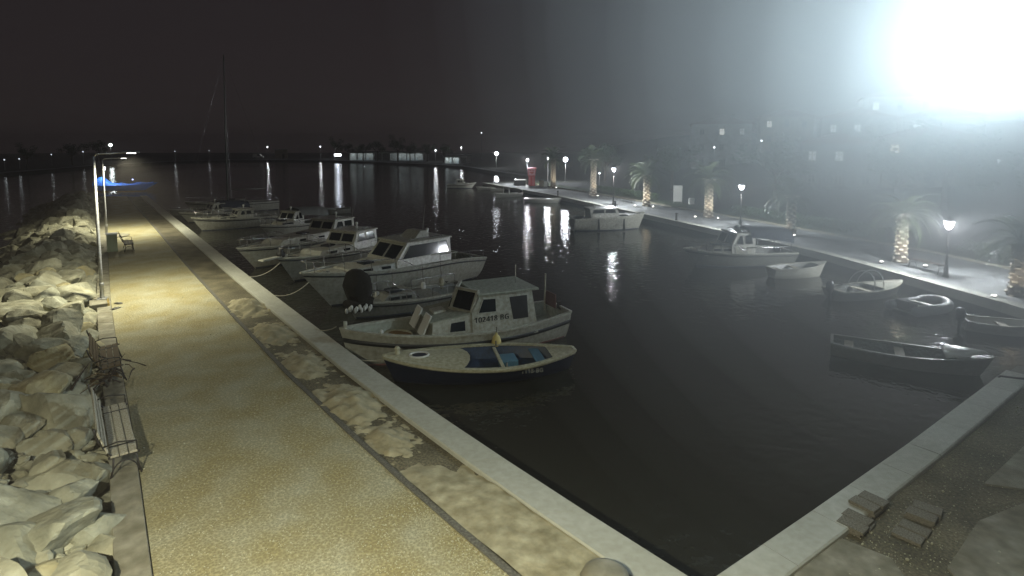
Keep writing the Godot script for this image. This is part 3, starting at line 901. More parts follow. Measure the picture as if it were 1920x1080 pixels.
func slab(poly: Array, y: float, bottom: float) -> Shape:
	var sh := Shape.new()
	var t := Geometry2D.triangulate_polygon(PackedVector2Array(poly))
	for k in range(0, t.size(), 3):
		var a: Vector2 = poly[t[k]]; var b: Vector2 = poly[t[k + 1]]; var c: Vector2 = poly[t[k + 2]]
		sh.tri(Vector3(a.x, y, a.y), Vector3(b.x, y, b.y), Vector3(c.x, y, c.y))
	for i in poly.size():
		var a: Vector2 = poly[i]; var b: Vector2 = poly[(i + 1) % poly.size()]
		sh.quad(Vector3(a.x, y, a.y), Vector3(b.x, y, b.y), Vector3(b.x, bottom, b.y), Vector3(a.x, bottom, a.y))
	return sh

func v2(a: Array) -> Array:
	var r := []
	for q in a:
		r.append(Vector2(q[0], q[1]))
	return r

func pier() -> void:
	var o := Node3D.new()
	o.name = "pier"
	add_child(o)
	o.set_meta("kind", "structure")
	var zs := steps(-6.5, -68.0, 1.2)
	var outer := func(z): return along(QUAY, z)
	var beam_x := func(z): return along(BEAM, z)
	var poly := []
	for z in zs:
		poly.append(Vector2(along(QUAY, z) - 0.03, z))
	zs.reverse()
	for z in zs:
		poly.append(Vector2(along(BEAM, z) - 0.5, z))
	zs.reverse()
	part(o, "body", slab(poly, 0.0, -3.0), M.dirt)
	var n := FastNoiseLite.new()
	n.frequency = 0.5
	n.seed = 3
	# gravel path, gently uneven
	var gy := func(x, z): return 0.03 + 0.018 * n.get_noise_2d(x, z) + 0.01 * n.get_noise_2d(x * 4, z * 4)
	part(o, "gravel_path", sheet(func(z): return along(BEAM, z) + 0.02, func(z): return along(QUAY, z) - 2.46, steps(-6.5, -68.0, 0.35), gy, 16), M.gravel)
	# kerb between gravel and the strip along the water: short lengths
	var cuts := steps(-6.5, -68.0, 0.85)
	for i in cuts.size() - 1:
		var a: float = cuts[i] - 0.006
		var b: float = cuts[i + 1] + 0.006
		var p := []
		for y in [-0.1, 0.06]:
			for q in [[a, 2.47], [b, 2.47], [b, 2.33], [a, 2.33]]:
				p.append(Vector3(along(QUAY, q[0]) - q[1], y, q[0]))
		part(o, "kerb_stone", Shape.new().hexa(p), M.dark_concrete)
	# the pale stones of the quay edge
	cuts = steps(-6.5, -68.0, 1.6)
	for i in cuts.size() - 1:
		var a: float = cuts[i] - 0.004
		var b: float = cuts[i + 1] + 0.004
		var rings := []
		for q in [[-0.28, 0.0], [0.075, 0.0], [0.1, 0.025]]:
			rings.append([Vector3(along(QUAY, a) - 0.83 + q[1], q[0], a), Vector3(along(QUAY, b) - 0.83 + q[1], q[0], b), Vector3(along(QUAY, b) - q[1], q[0], b), Vector3(along(QUAY, a) - q[1], q[0], a)])
		part(o, "edge_stone", Shape.new().loft(rings), M.cap)
	# sand spread over the near end of the strip, with a ragged far rim
	var m := FastNoiseLite.new()
	m.frequency = 0.9
	m.seed = 8
	var sy := func(x, z):
		var u: float = clampf((z + 9.7 + 0.5 * m.get_noise_2d(x * 2, z)) / 0.7, 0.0, 1.0)
		return -0.02 + 0.085 * u + 0.02 * m.get_noise_2d(x, z)
	part(o, "sand_fill", sheet(func(z): return along(QUAY, z) - 2.325, func(z): return along(QUAY, z) - 0.835, steps(-6.5, -11.0, 0.12), sy, 14), M.sand)
	# concrete beam along the rocks, cast in lengths
	cuts = steps(-6.5, -66.0, 3.1)
	for i in cuts.size() - 1:
		var a: float = cuts[i] - 0.012
		var b: float = cuts[i + 1] + 0.012
		var rings := []
		for q in [[-0.6, 0.0], [0.055, 0.0], [0.07, 0.015]]:
			rings.append([Vector3(along(BEAM, a) - 0.55 + q[1], q[0], a), Vector3(along(BEAM, b) - 0.55 + q[1], q[0], b), Vector3(along(BEAM, b) - q[1], q[0], b), Vector3(along(BEAM, a) - q[1], q[0], a)])
		part(o, "concrete_beam", Shape.new().loft(rings), M.concrete)
	# loose gravel lying on the path, thickest along the kerb
	var mm := MultiMesh.new()
	mm.transform_format = MultiMesh.TRANSFORM_3D
	mm.mesh = boulder(5, 0, 0.8)
	mm.instance_count = 16000
	for i in 16000:
		var z := -6.5 - 40.0 * pow(rng.randf(), 1.6)
		var w := along(QUAY, z) - 2.5 - (along(BEAM, z) + 0.1)
		var u := pow(rng.randf(), 2.2) if i % 3 else rng.randf()
		var x := along(QUAY, z) - 2.5 - u * w
		var s := rng.randf_range(0.005, 0.014) * (1.0 + 0.8 * float(i % 17 == 0))
		mm.set_instance_transform(i, Transform3D(Basis.from_euler(Vector3(rng.randf() * TAU, rng.randf() * TAU, 0)).scaled(Vector3(s, s * 0.7, s)), Vector3(x, gy.call(x, z) + s * 0.3, z)))
	var g := MultiMeshInstance3D.new()
	g.name = "loose_gravel"
	g.multimesh = mm
	g.material_override = M.pebble
	g.set_meta("kind", "stuff")
	o.add_child(g)

func heaps() -> void:
	var spots := [[-20.4, 1.6, 0.75, 1.3, 0.28, "farthest small heap of pale sand on the strip beside the kerb"], [-17.4, 1.65, 0.7, 1.3, 0.2, "pale sand heap second from the farthest along the kerb"], [-14.7, 1.7, 0.62, 1.2, 0.16, "low sand heap beside the kerb opposite the navy boat's bow"], [-12.3, 1.65, 0.72, 1.25, 0.2, "widest sand heap with dimpled top, opposite the navy boat's stern"], [-10.6, 1.75, 0.55, 0.8, 0.13, "nearest low heap of pale sand where the spread sand begins"]]
	var n := FastNoiseLite.new()
	n.frequency = 1.3
	for s in spots:
		var sh := Shape.new(true)
		var rows := []
		for i in 41:
			var row := []
			for j in 29:
				var u := i / 20.0 - 1.0
				var v := j / 14.0 - 1.0
				var rr := u * u + v * v
				var q := Vector3(v * s[2] * 1.15, 0, u * s[3] * 1.25)
				q.y = s[4] * (1.35 * exp(-rr * 2.6) - 0.24) + s[4] * 0.55 * n.get_noise_2d(q.x * 1.6 + s[0] * 5, q.z * 1.6) + 0.035 * n.get_noise_2d(q.x * 6.0 + s[0] * 5, q.z * 6.0)
				q.y = minf(q.y, 0.5 * (1.6 - 1.65 * maxf(absf(u), absf(v))))
				q.y = maxf(q.y, -0.08)
				row.append(q)
			rows.append(row)
		for i in 40:
			for j in 28:
				sh.quad(rows[i][j], rows[i][j + 1], rows[i + 1][j + 1], rows[i + 1][j])
		solo("sand_heap", s[5], "sand heap", sh, M.sand, P(along(QUAY, s[0]) - s[1], 0.0, s[0]), 0.64, "sand heaps along the kerb")

func boulder(sd: int, sub: int, flat := 1.0) -> ArrayMesh:
	var r := RandomNumberGenerator.new()
	r.seed = sd * 77 + 5
	var planes := []
	for i in 11:
		planes.append([Vector3(r.randfn(), r.randfn(), r.randfn()).normalized(), r.randf_range(0.52, 0.84)])
	var n := FastNoiseLite.new()
	n.seed = sd
	n.frequency = 0.8
	var t := (1.0 + sqrt(5.0)) / 2.0
	var v := []
	for q in [[-1, t, 0], [1, t, 0], [-1, -t, 0], [1, -t, 0], [0, -1, t], [0, 1, t], [0, -1, -t], [0, 1, -t], [t, 0, -1], [t, 0, 1], [-t, 0, -1], [-t, 0, 1]]:
		v.append(Vector3(q[0], q[1], q[2]).normalized())
	var f := [[0, 11, 5], [0, 5, 1], [0, 1, 7], [0, 7, 10], [0, 10, 11], [1, 5, 9], [5, 11, 4], [11, 10, 2], [10, 7, 6], [7, 1, 8], [3, 9, 4], [3, 4, 2], [3, 2, 6], [3, 6, 8], [3, 8, 9], [4, 9, 5], [2, 4, 11], [6, 2, 10], [8, 6, 7], [9, 8, 1]]
	var tris := []
	for q in f:
		tris.append([v[q[0]], v[q[1]], v[q[2]]])
	for s in sub:
		var next := []
		for q in tris:
			var a: Vector3 = ((q[0] + q[1]) * 0.5).normalized(); var b: Vector3 = ((q[1] + q[2]) * 0.5).normalized(); var c: Vector3 = ((q[2] + q[0]) * 0.5).normalized()
			next.append_array([[q[0], a, c], [a, q[1], b], [c, b, q[2]], [a, b, c]])
		tris = next
	var sh := Shape.new(false)
	var shaped := func(d: Vector3) -> Vector3:
		var rad := 1.0
		for p in planes:
			var k: float = p[0].dot(d)
			if k > 0.05:
				rad = minf(rad, p[1] / k)
		rad *= 1.0 + 0.05 * n.get_noise_3dv(d * 2.0) + 0.025 * n.get_noise_3dv(d * 7.0)
		return d * rad * Vector3(1, flat, 1)
	for q in tris:
		sh.tri(shaped.call(q[0]), shaped.call(q[2]), shaped.call(q[1]))
	return sh.done()

# height of the rock bank, u metres out from the beam
func bank(u: float) -> float:
	if u < 1.8:
		return lerpf(-0.05, 0.42, smoothstep(0.0, 1.8, u))
	return lerpf(0.42, -1.6, pow(clampf((u - 1.8) / 4.6, 0, 1), 1.15))

func breakwater() -> void:
	var o := Node3D.new()
	o.name = "breakwater"
	add_child(o)
	o.set_meta("kind", "structure")
	var n := FastNoiseLite.new()
	n.frequency = 0.4
	var sh := Shape.new(true)
	var rows := []
	for z in steps(2.0, -70.0, 0.8):
		var row := []
		for k in 15:
			var u := 6.6 * k / 14.0
			var bx := along(BEAM, z) - 0.56
			var q := Vector3(bx - u * 0.82, bank(u) - 0.3 + 0.25 * n.get_noise_2d(u * 3, z * 2), z + u * 0.57)
			row.append(q)
		rows.append(row)
	for i in rows.size() - 1:
		for k in 14:
			sh.quad(rows[i][k], rows[i][k + 1], rows[i + 1][k + 1], rows[i + 1][k])
	part(o, "rubble_core", sh, M.rock_grey)
	var kinds := []
	for k in 9:
		kinds.append(boulder(k + 1, 3))
	var mats := [M.rock, M.rock, M.rock_grey, M.rock_warm]
	var mass := []
	var count := 0
	for z in steps(-6.0, -66.0, 0.66):
		for k in 9:
			var u := 0.3 + 0.7 * k + rng.randf_range(-0.28, 0.28)
			var zz: float = z + rng.randf_range(-0.3, 0.3)
			var far := clampf((-zz - 8.0) / 40.0, 0.0, 1.0)
			var s := rng.randf_range(0.4, 0.78) * (1.0 + 0.2 * far)
			if k == 0:
				s *= 0.72
			if rng.randf() < 0.08:
				s *= 1.4
			var bx := along(BEAM, zz) - 0.6
			var at := Vector3(bx - u * 0.82 - (0.12 if k == 0 else 0.0), bank(u) - 0.1 + rng.randf_range(-0.14, 0.18), zz + u * 0.57)
			var b := Basis.from_euler(Vector3(rng.randf_range(-0.5, 0.5), rng.randf() * TAU, rng.randf_range(-0.5, 0.5))).scaled(Vector3.ONE * s)
			b = b * Basis.from_scale(Vector3(rng.randf_range(0.9, 1.35), rng.randf_range(0.6, 0.85), rng.randf_range(0.8, 1.1)))
			if zz > -27.0 and count < 300 and at.z < -3.5 and k < 8:
				var p := part(o, "boulder", kinds[rng.randi() % 9], mats[rng.randi() % 4])
				p.transform = Transform3D(b, at)
				count += 1
			else:
				mass.append(Transform3D(b, at))
	# small broken stone packed between the boulders
	var chips := MultiMesh.new()
	chips.transform_format = MultiMesh.TRANSFORM_3D
	chips.mesh = boulder(23, 1, 0.8)
	chips.instance_count = 5200
	for i in 5200:
		var zz := -4.0 - 44.0 * pow(rng.randf(), 1.5)
		var u := rng.randf_range(0.05, 5.8)
		var s := rng.randf_range(0.06, 0.2)
		chips.set_instance_transform(i, Transform3D(Basis.from_euler(Vector3(rng.randf() * TAU, rng.randf() * TAU, 0)).scaled(Vector3(s, s, s) * Vector3(1.3, 0.8, 1)), Vector3(along(BEAM, zz) - 0.6 - u * 0.82, bank(u) - 0.16 + rng.randf_range(-0.06, 0.12), zz + u * 0.57)))
	var ch := MultiMeshInstance3D.new()
	ch.name = "rubble"
	ch.multimesh = chips
	ch.material_override = M.rock
	ch.set_meta("kind", "stuff")
	o.add_child(ch)
	var mm := MultiMesh.new()
	mm.transform_format = MultiMesh.TRANSFORM_3D
	mm.mesh = boulder(21, 3)
	mm.instance_count = mass.size()
	for i in mass.size():
		mm.set_instance_transform(i, mass[i])
	var g := MultiMeshInstance3D.new()
	g.name = "far_boulders"
	g.multimesh = mm
	g.material_override = M.rock
	g.set_meta("kind", "stuff")
	o.add_child(g)

func right_quay() -> void:
	var o := Node3D.new()
	o.name = "quay"
	add_child(o)
	o.set_meta("kind", "structure")
	var poly := v2([[-5.5, -6.5], [2.61, -6.47]])
	for q in RIGHT.slice(1):
		poly.append(Vector2(q[0] + 0.02, q[1] + 0.02))
	poly.append_array(v2([[14.2, -14.7], [19.8, -14.7], [40, -10], [40, 14], [-5.5, 14]]))
	part(o, "body", slab(poly, -0.003, -3.0), M.dirt)
	# edge stones along the water
	var pts := v2(RIGHT)
	for i in pts.size() - 1:
		var a: Vector2 = pts[i]; var b: Vector2 = pts[i + 1]
		var d := (b - a).normalized()
		var nn := Vector2(-d.y, d.x)
		if nn.y < 0:
			nn = -nn
		var len := a.distance_to(b)
		var m := int(round(len / 1.5))
		for k in m:
			var s := a + d * (len * k / m + 0.004)
			var e := a + d * (len * (k + 1) / m - 0.004)
			var rings := []
			for q in [[-0.28, 0.0], [0.075, 0.0], [0.1, 0.025]]:
				var w := 0.58
				var ring := []
				for c in [s + nn * q[1], e + nn * q[1], e + nn * (w - q[1]), s + nn * (w - q[1])]:
					ring.append(Vector3(c.x, q[0], c.y))
				rings.append(ring)
			part(o, "edge_stone", Shape.new().loft(rings), M.cap)
	# cast concrete panels in the dirt
	var panels := [[[3.75, -6.5], [3.0, -6.0], [2.0, -4.0], [5.2, -4.0], [5.66, -7.1], [5.05, -7.62]], [[6.2, -5.5], [6.35, -6.9], [7.65, -7.95], [9.5, -8.7], [10.5, -6.0]], [[8.6, -9.0], [11.2, -10.8], [13.8, -10.5], [12.0, -8.0]]]
	for q in panels:
		part(o, "concrete_panel", slab(v2(q), 0.03, -0.1), M.concrete)
	var g := MultiMesh.new()
	g.transform_format = MultiMesh.TRANSFORM_3D
	g.mesh = boulder(6, 0, 0.8)
	g.instance_count = 2500
	for i in 2500:
		var x := rng.randf_range(3.6, 14.0)
		var z := rng.randf_range(-6.0, lerpf(-6.6, -13.6, (x - 3.6) / 10.4))
		var s := rng.randf_range(0.005, 0.016) * (1.0 + 1.2 * float(i % 23 == 0))
		g.set_instance_transform(i, Transform3D(Basis.from_euler(Vector3(rng.randf() * TAU, rng.randf() * TAU, 0)).scaled(Vector3.ONE * s), Vector3(x, s * 0.4 + 0.0, z)))
	var gi := MultiMeshInstance3D.new()
	gi.name = "rubble"
	gi.multimesh = g
	gi.material_override = M.pebble
	gi.set_meta("kind", "stuff")
	o.add_child(gi)
	# paving slabs stacked behind the edge
	var st := [[5.55, -7.85, 2, "paving slabs in a low stack nearest the water on the right quay"], [6.05, -8.3, 3, "tallest of the low stacks of paving slabs on the right quay"], [6.35, -7.65, 1, "single layer of paving slabs lying beside the concrete panel"], [6.85, -8.1, 2, "paving slabs in a low stack farthest from the water"]]
	for s in st:
		var t := thing("slab_stack", s[3], "slab stack", P(s[0], 0.0, s[1]), 0.5 + rng.randf() * 0.3, "stacks of paving slabs")
		for k in s[2]:
			for j in 2:
				part(t, "paving_slab", Shape.new().block(Vector3(-0.13 + 0.27 * j + rng.randf_range(-0.02, 0.02), 0.03 + 0.056 * k, rng.randf_range(-0.03, 0.03)), Vector3(0.25, 0.05, 0.4), 0.006, Basis(Vector3.UP, rng.randf_range(-0.06, 0.06))), M.slab_brown)
	solo("stone_bollard", "grey rounded stone block at the bottom edge beside the white quay edge", "bollard", Shape.new(true).lathe([[0.36, 0.0], [0.36, 0.12], [0.32, 0.2], [0.22, 0.25], [0.04, 0.26]], 18), M.concrete, P(1.3, 0.03, -6.52))
	var rope := []
	for k in 15:
		var u := k / 14.0
		rope.append(Vector3(12.6 + 2.6 * u, 0.13 + 0.02 * sin(u * 9.0) - (0.25 if k == 0 else 0.0) - 0.09 * smoothstep(0.25, 0.4, u), -13.75 + 0.35 * u + 0.22 * sin(u * 7.0)))
	solo("mooring_rope", "dark rope lying across the edge stones of the right quay", "rope", Shape.new(true).tube(rope, 0.028, 6), M.rope_dark)

func shore() -> void:
	var poly := v2(SHORE)
	for i in range(PROM.size() - 2, -1, -1):
		poly.append(Vector2(PROM[i][1], PROM[i][0]))
	poly.append_array(v2([[220, -6], [220, -460], [-360, -460], [-360, -95]]))
	structure("land", slab(poly, -0.02, -3.0), M.earth)
	# the promenade: paving, edge stones, kerb, lawn, low wall, road
	var o := Node3D.new()
	o.name = "promenade"
	add_child(o)
	o.set_meta("kind", "structure")
	var zs := steps(-8.0, -93.0, 1.5)
	part(o, "paving", sheet(func(z): return along(PROM, z) + 0.5, func(z): return along(PROM, z) + 6.4 - 0.02 * maxf(0, -z - 40), zs, func(_x, _z): return 0.01), M.paving)
	var cuts := steps(-8.0, -93.0, 2.2)
	for i in cuts.size() - 1:
		var a: float = cuts[i] - 0.006
		var b: float = cuts[i + 1] + 0.006
		var p := []
		for y in [-0.35, 0.06]:
			for q in [[a, -0.06], [b, -0.06], [b, 0.5], [a, 0.5]]:
				p.append(Vector3(along(PROM, q[0]) + q[1], y, q[0]))
		part(o, "edge_stone", Shape.new().hexa(p), M.cap)
	part(o, "lawn", sheet(func(z): return along(PROM, z) + 6.5, func(z): return along(PROM, z) + 9.5, zs, func(_x, _z): return 0.06), M.grass)
	part(o, "road", sheet(func(z): return along(PROM, z) + 10.2, func(z): return along(PROM, z) + 16.0, zs, func(_x, _z): return 0.005), M.asphalt)
	cuts = steps(-8.0, -88.0, 3.0)
	for i in cuts.size() - 1:
		var a: float = cuts[i] - 0.01
		var b: float = cuts[i + 1] + 0.01
		var p := []
		for y in [-0.1, 0.14]:
			for q in [[a, 6.35], [b, 6.35], [b, 6.5], [a, 6.5]]:
				p.append(Vector3(along(PROM, q[0]) + q[1], y, q[0]))
		part(o, "kerb", Shape.new().hexa(p), M.concrete)
	# pale walk along the far shore
	var sh := Shape.new()
	for i in SHORE.size() - 3:
		var a := Vector2(SHORE[i][0], SHORE[i][1]); var b := Vector2(SHORE[i + 1][0], SHORE[i + 1][1])
		var a2 := a * (1.0 + 7.0 / a.length()); var b2 := b * (1.0 + 7.0 / b.length())
		sh.quad(Vector3(a.x, 0.01, a.y), Vector3(b.x, 0.01, b.y), Vector3(b2.x, 0.01, b2.y), Vector3(a2.x, 0.01, a2.y))
	structure("shore_walk", sh, M.paving)
	# the hillside behind the promenade
	var n := FastNoiseLite.new()
	n.frequency = 0.02
	var hs := Shape.new(true)
	var rows := []
	for i in 30:
		var row := []
		for k in 16:
			var z := -10.0 - 12.0 * i
			var bx: float = along(PROM, maxf(z, -93.0)) + 20.0
			var u := k * 9.0
			row.append(Vector3(bx + u, -0.05 + 11.0 * smoothstep(0.0, 90.0, u) + 2.0 * n.get_noise_2d(u, z) * smoothstep(0, 30, u), z))
		rows.append(row)
	for i in 29:
		for k in 15:
			hs.quad(rows[i][k], rows[i][k + 1], rows[i + 1][k + 1], rows[i + 1][k])
	structure("hillside", hs, M.hill)
	structure("water", Shape.new().quad_up(1400.0, WATER), M.water)
	structure("seabed", Shape.new().quad_up(1400.0, -3.2), M.earth)

# ---------------------------------------------------------------- lamps
func spot(parent: Node3D, called: String, at: Vector3, towards: Vector3, angle: float, energy: float, c: Color, size := 0.1, blend := 1.0) -> void:
	var l := SpotLight3D.new()
	l.name = called
	l.light_color = c.linear_to_srgb()
	l.light_energy = energy
	l.spot_angle = angle
	l.spot_range = 200.0
	l.spot_attenuation = 2.0
	l.spot_angle_attenuation = blend
	l.light_size = size
	l.shadow_enabled = true
	parent.add_child(l, true)
	l.position = at
	var up := Vector3.UP if absf(towards.normalized().y) < 0.98 else Vector3.RIGHT
	l.basis = Basis.looking_at(towards, up)

func omni(parent: Node3D, called: String, at: Vector3, energy: float, c: Color, size := 0.1) -> void:
	var l := OmniLight3D.new()
	l.name = called
	l.light_color = c.linear_to_srgb()
	l.light_energy = energy
	l.omni_range = 200.0
	l.omni_attenuation = 2.0
	l.light_size = size
	l.shadow_enabled = true
	parent.add_child(l, true)
	l.position = at

func pier_lamp(label: String, at: Vector3, turn: float, energy: float, h: float, arm := 1.0) -> void:
	var t := thing("pier_lamp", label, "street lamp", at, turn, "lamps along the pier")
	part(t, "base_plate", Shape.new().block(Vector3(0, 0.02, 0), Vector3(0.34, 0.04, 0.34), 0.01), M.galvanised)
	part(t, "pole", Shape.new(true).tube([Vector3(0, 0, 0), Vector3(0, 1.2, 0), Vector3(0, h - 0.1, 0)], 0.075, 12, 0.05), M.galvanised)
	part(t, "collar", Shape.new(true).lathe([[0.085, 0.5], [0.09, 0.52], [0.09, 0.62], [0.08, 0.64]], 12), M.galvanised)
	part(t, "arm", Shape.new(true).tube([Vector3(0, h - 0.14, 0), Vector3(0.1, h - 0.02, 0), Vector3(arm, h + 0.03, 0)], 0.03, 8), M.galvanised)
	part(t, "lamp_head", Shape.new().block(Vector3(arm + 0.2, h + 0.05, 0), Vector3(0.58, 0.08, 0.22), 0.03), M.galvanised)
	part(t, "lens", Shape.new().box(Vector3(arm + 0.22, h - 0.002, 0), Vector3(0.3, 0.02, 0.14)), M.lamp_white)
	spot(t, "lamp_light", Vector3(arm + 0.22, h - 0.05, 0), Vector3(0, -1, 0), 80.0, energy, Color(1.0, 0.97, 0.73), 0.12)

func lantern(label: String, at: Vector3, h: float, energy: float, c := Color(0.9, 0.95, 1.0)) -> void:
	var t := thing("lantern_lamp", label, "street lamp", at, 0.3, "lanterns along the promenade")
	part(t, "base", Shape.new(true).lathe([[0.14, 0.0], [0.14, 0.06], [0.1, 0.12], [0.085, 0.5], [0.06, 0.56]], 12), M.iron)
	part(t, "pole", Shape.new(true).tube([Vector3(0, 0.5, 0), Vector3(0, h - 0.52, 0)], 0.05, 8, 0.035), M.iron)
	part(t, "holder", Shape.new(true).lathe([[0.04, h - 0.56], [0.1, h - 0.5], [0.1, h - 0.47]], 10), M.iron)
	var r0 := []
	var r1 := []
	for q in [[-1.0, -1.0], [-1.0, 1.0], [1.0, 1.0], [1.0, -1.0]]:
		r0.append(Vector3(q[0] * 0.075, h - 0.44, q[1] * 0.075))
		r1.append(Vector3(q[0] * 0.15, h - 0.1, q[1] * 0.15))
	part(t, "lamp_glass", Shape.new().loft([r0, r1]), M.lamp_cold)
	var fr := Shape.new()
	for k in 4:
		fr.bar(r0[k] * Vector3(1.06, 1, 1.06), r1[k] * Vector3(1.04, 1, 1.04), 0.022, 0.022)
		fr.bar(r1[k] * Vector3(1.05, 1, 1.05), r1[(k + 1) % 4] * Vector3(1.05, 1, 1.05), 0.025, 0.025)
	part(t, "frame", fr, M.iron)
	part(t, "roof", Shape.new().lathe([[0.24, h - 0.085], [0.09, h + 0.02], [0.03, h + 0.06], [0.03, h + 0.12]], 4), M.iron)
	omni(t, "lamp_light", Vector3(0, h - 0.25, 0), energy, c, 0.1)

func far_lamp(label: String, x: float, z: float, h: float, size: float, m: String, energy := 0.0) -> void:
	var t := thing("shore_lamp", label, "street lamp", P(x, 0, z), 0, "lamps on the far shore")
	part(t, "pole", Shape.new().tube([Vector3.ZERO, Vector3(0, h, 0)], 0.07, 6, 0.05), M.galvanised)
	part(t, "lamp_globe", Shape.new(true).lathe([[size * 0.2, h], [size * 0.8, h + size * 0.4], [size, h + size], [size * 0.7, h + size * 1.6], [0.02, h + size * 1.9]], 10), M[m])
	part(t, "cap", Shape.new().lathe([[size * 0.7, h + size * 1.85], [0.03, h + size * 2.3]], 8), M.iron)
	if energy > 0.0:
		omni(t, "lamp_light", Vector3(0, h - size - 0.1, 0.0), energy, Color(0.9, 0.96, 1.0), size)

func ground_spot(label: String, at: Vector3, aim: Vector3, energy: float) -> void:
	var t := thing("ground_spotlight", label, "spotlight", at, 0, "spotlights at the palm feet")
	part(t, "housing", Shape.new(true).lathe([[0.08, 0.0], [0.1, 0.02], [0.1, 0.1], [0.085, 0.12]], 10), M.black)
	part(t, "lamp_lens", Shape.new(true).lathe([[0.085, 0.121], [0.075, 0.15], [0.02, 0.165]], 10), M.lamp_up)
	spot(t, "lamp_light", Vector3(0, 0.2, 0), aim - at - Vector3(0, 0.2, 0), 26.0, energy, Color(1.0, 0.93, 0.78), 0.05)

# ---------------------------------------------------------------- street furniture and plants
# own axes: x along the seat, +z to the back
func bench(label: String, at: Vector3, turn: float, L: float, wood: String, group: String, back := true) -> Node3D:
	var t := thing("bench", label, "bench", at, turn, group)
	for k in 3:
		part(t, "seat_slat", Shape.new().block(Vector3(0, 0.45, -0.14 + k * 0.145), Vector3(L, 0.035, 0.125), 0.008), M[wood])
	if back:
		for k in 3:
			part(t, "back_slat", Shape.new().block(Vector3(0, 0.6 + k * 0.15, 0.27 + k * 0.05), Vector3(L, 0.11, 0.03), 0.006, Basis(Vector3(1, 0, 0), 0.3)), M[wood])
	for sx in [-1.0, 1.0]:
		var x: float = sx * (L * 0.5 - 0.03)
		var e := Shape.new(true)
		e.tube([Vector3(x, 0.0, -0.25), Vector3(x, 0.2, -0.21), Vector3(x, 0.42, -0.18)], 0.016, 6)
		e.tube([Vector3(x, 0.0, 0.24), Vector3(x, 0.2, 0.18), Vector3(x, 0.42, 0.17)], 0.016, 6)
		var arch := []
		for k in 11:
			var a := PI * k / 10.0
			arch.append(Vector3(x, 0.05 + 0.27 * sin(a), -cos(a) * 0.21))
		e.tube(arch, 0.013, 6)
		part(t, "leg_frame", e, M.iron)
		part(t, "end_bar", Shape.new().box(Vector3(x, 0.425, 0.0), Vector3(0.045, 0.03, 0.5)), M.iron)
		if back:
			var b := Shape.new(true)
			var sweep := []
			for k in 9:
				var u := k / 8.0
				sweep.append(Vector3(x, 0.42 + 0.62 * u, 0.17 + 0.26 * sin(u * PI * 0.5)))
			b.tube(sweep, 0.016, 6)
			b.tube([Vector3(x, 0.66, 0.31), Vector3(x, 0.7, 0.1), Vector3(x, 0.64, -0.2), Vector3(x, 0.43, -0.2)], 0.014, 6)
			part(t, "back_stay", b, M.iron)
		part(t, "strap", Shape.new().box(Vector3(sx * L * 0.34, 0.472, 0.005), Vector3(0.035, 0.008, 0.43)), M.iron)
	return t

func palm_frond(sd: int, L: float) -> ArrayMesh:
	var r := RandomNumberGenerator.new()
	r.seed = sd
	var sh := Shape.new()
	var n := 22
	var prev := Vector3.ZERO
	var pts := []
	for i in n + 1:
		var u := float(i) / n
		pts.append(Vector3(L * (u - 0.16 * u * u * u), L * (0.62 * u - 0.85 * u * u), 0.0))
	sh.tube([pts[0], pts[5], pts[10], pts[16], pts[n]], 0.028, 4, 0.006)
	for i in range(3, n):
		var u := float(i) / n
		var w := L * 0.19 * sin(PI * clampf(u * 0.9 + 0.1, 0, 1)) * r.randf_range(0.85, 1.1)
		for side in [1.0, -1.0]:
			for h in 2:
				var a: Vector3 = pts[i].lerp(pts[i + 1], h * 0.5)
				var tip: Vector3 = a + Vector3(0.45 * w, -0.15 * w + r.randf_range(-0.06, 0.05), side * w)
				var half := Vector3(0.022, 0, 0)
				sh.tri(a - half, a + half, tip)
	return sh.done()

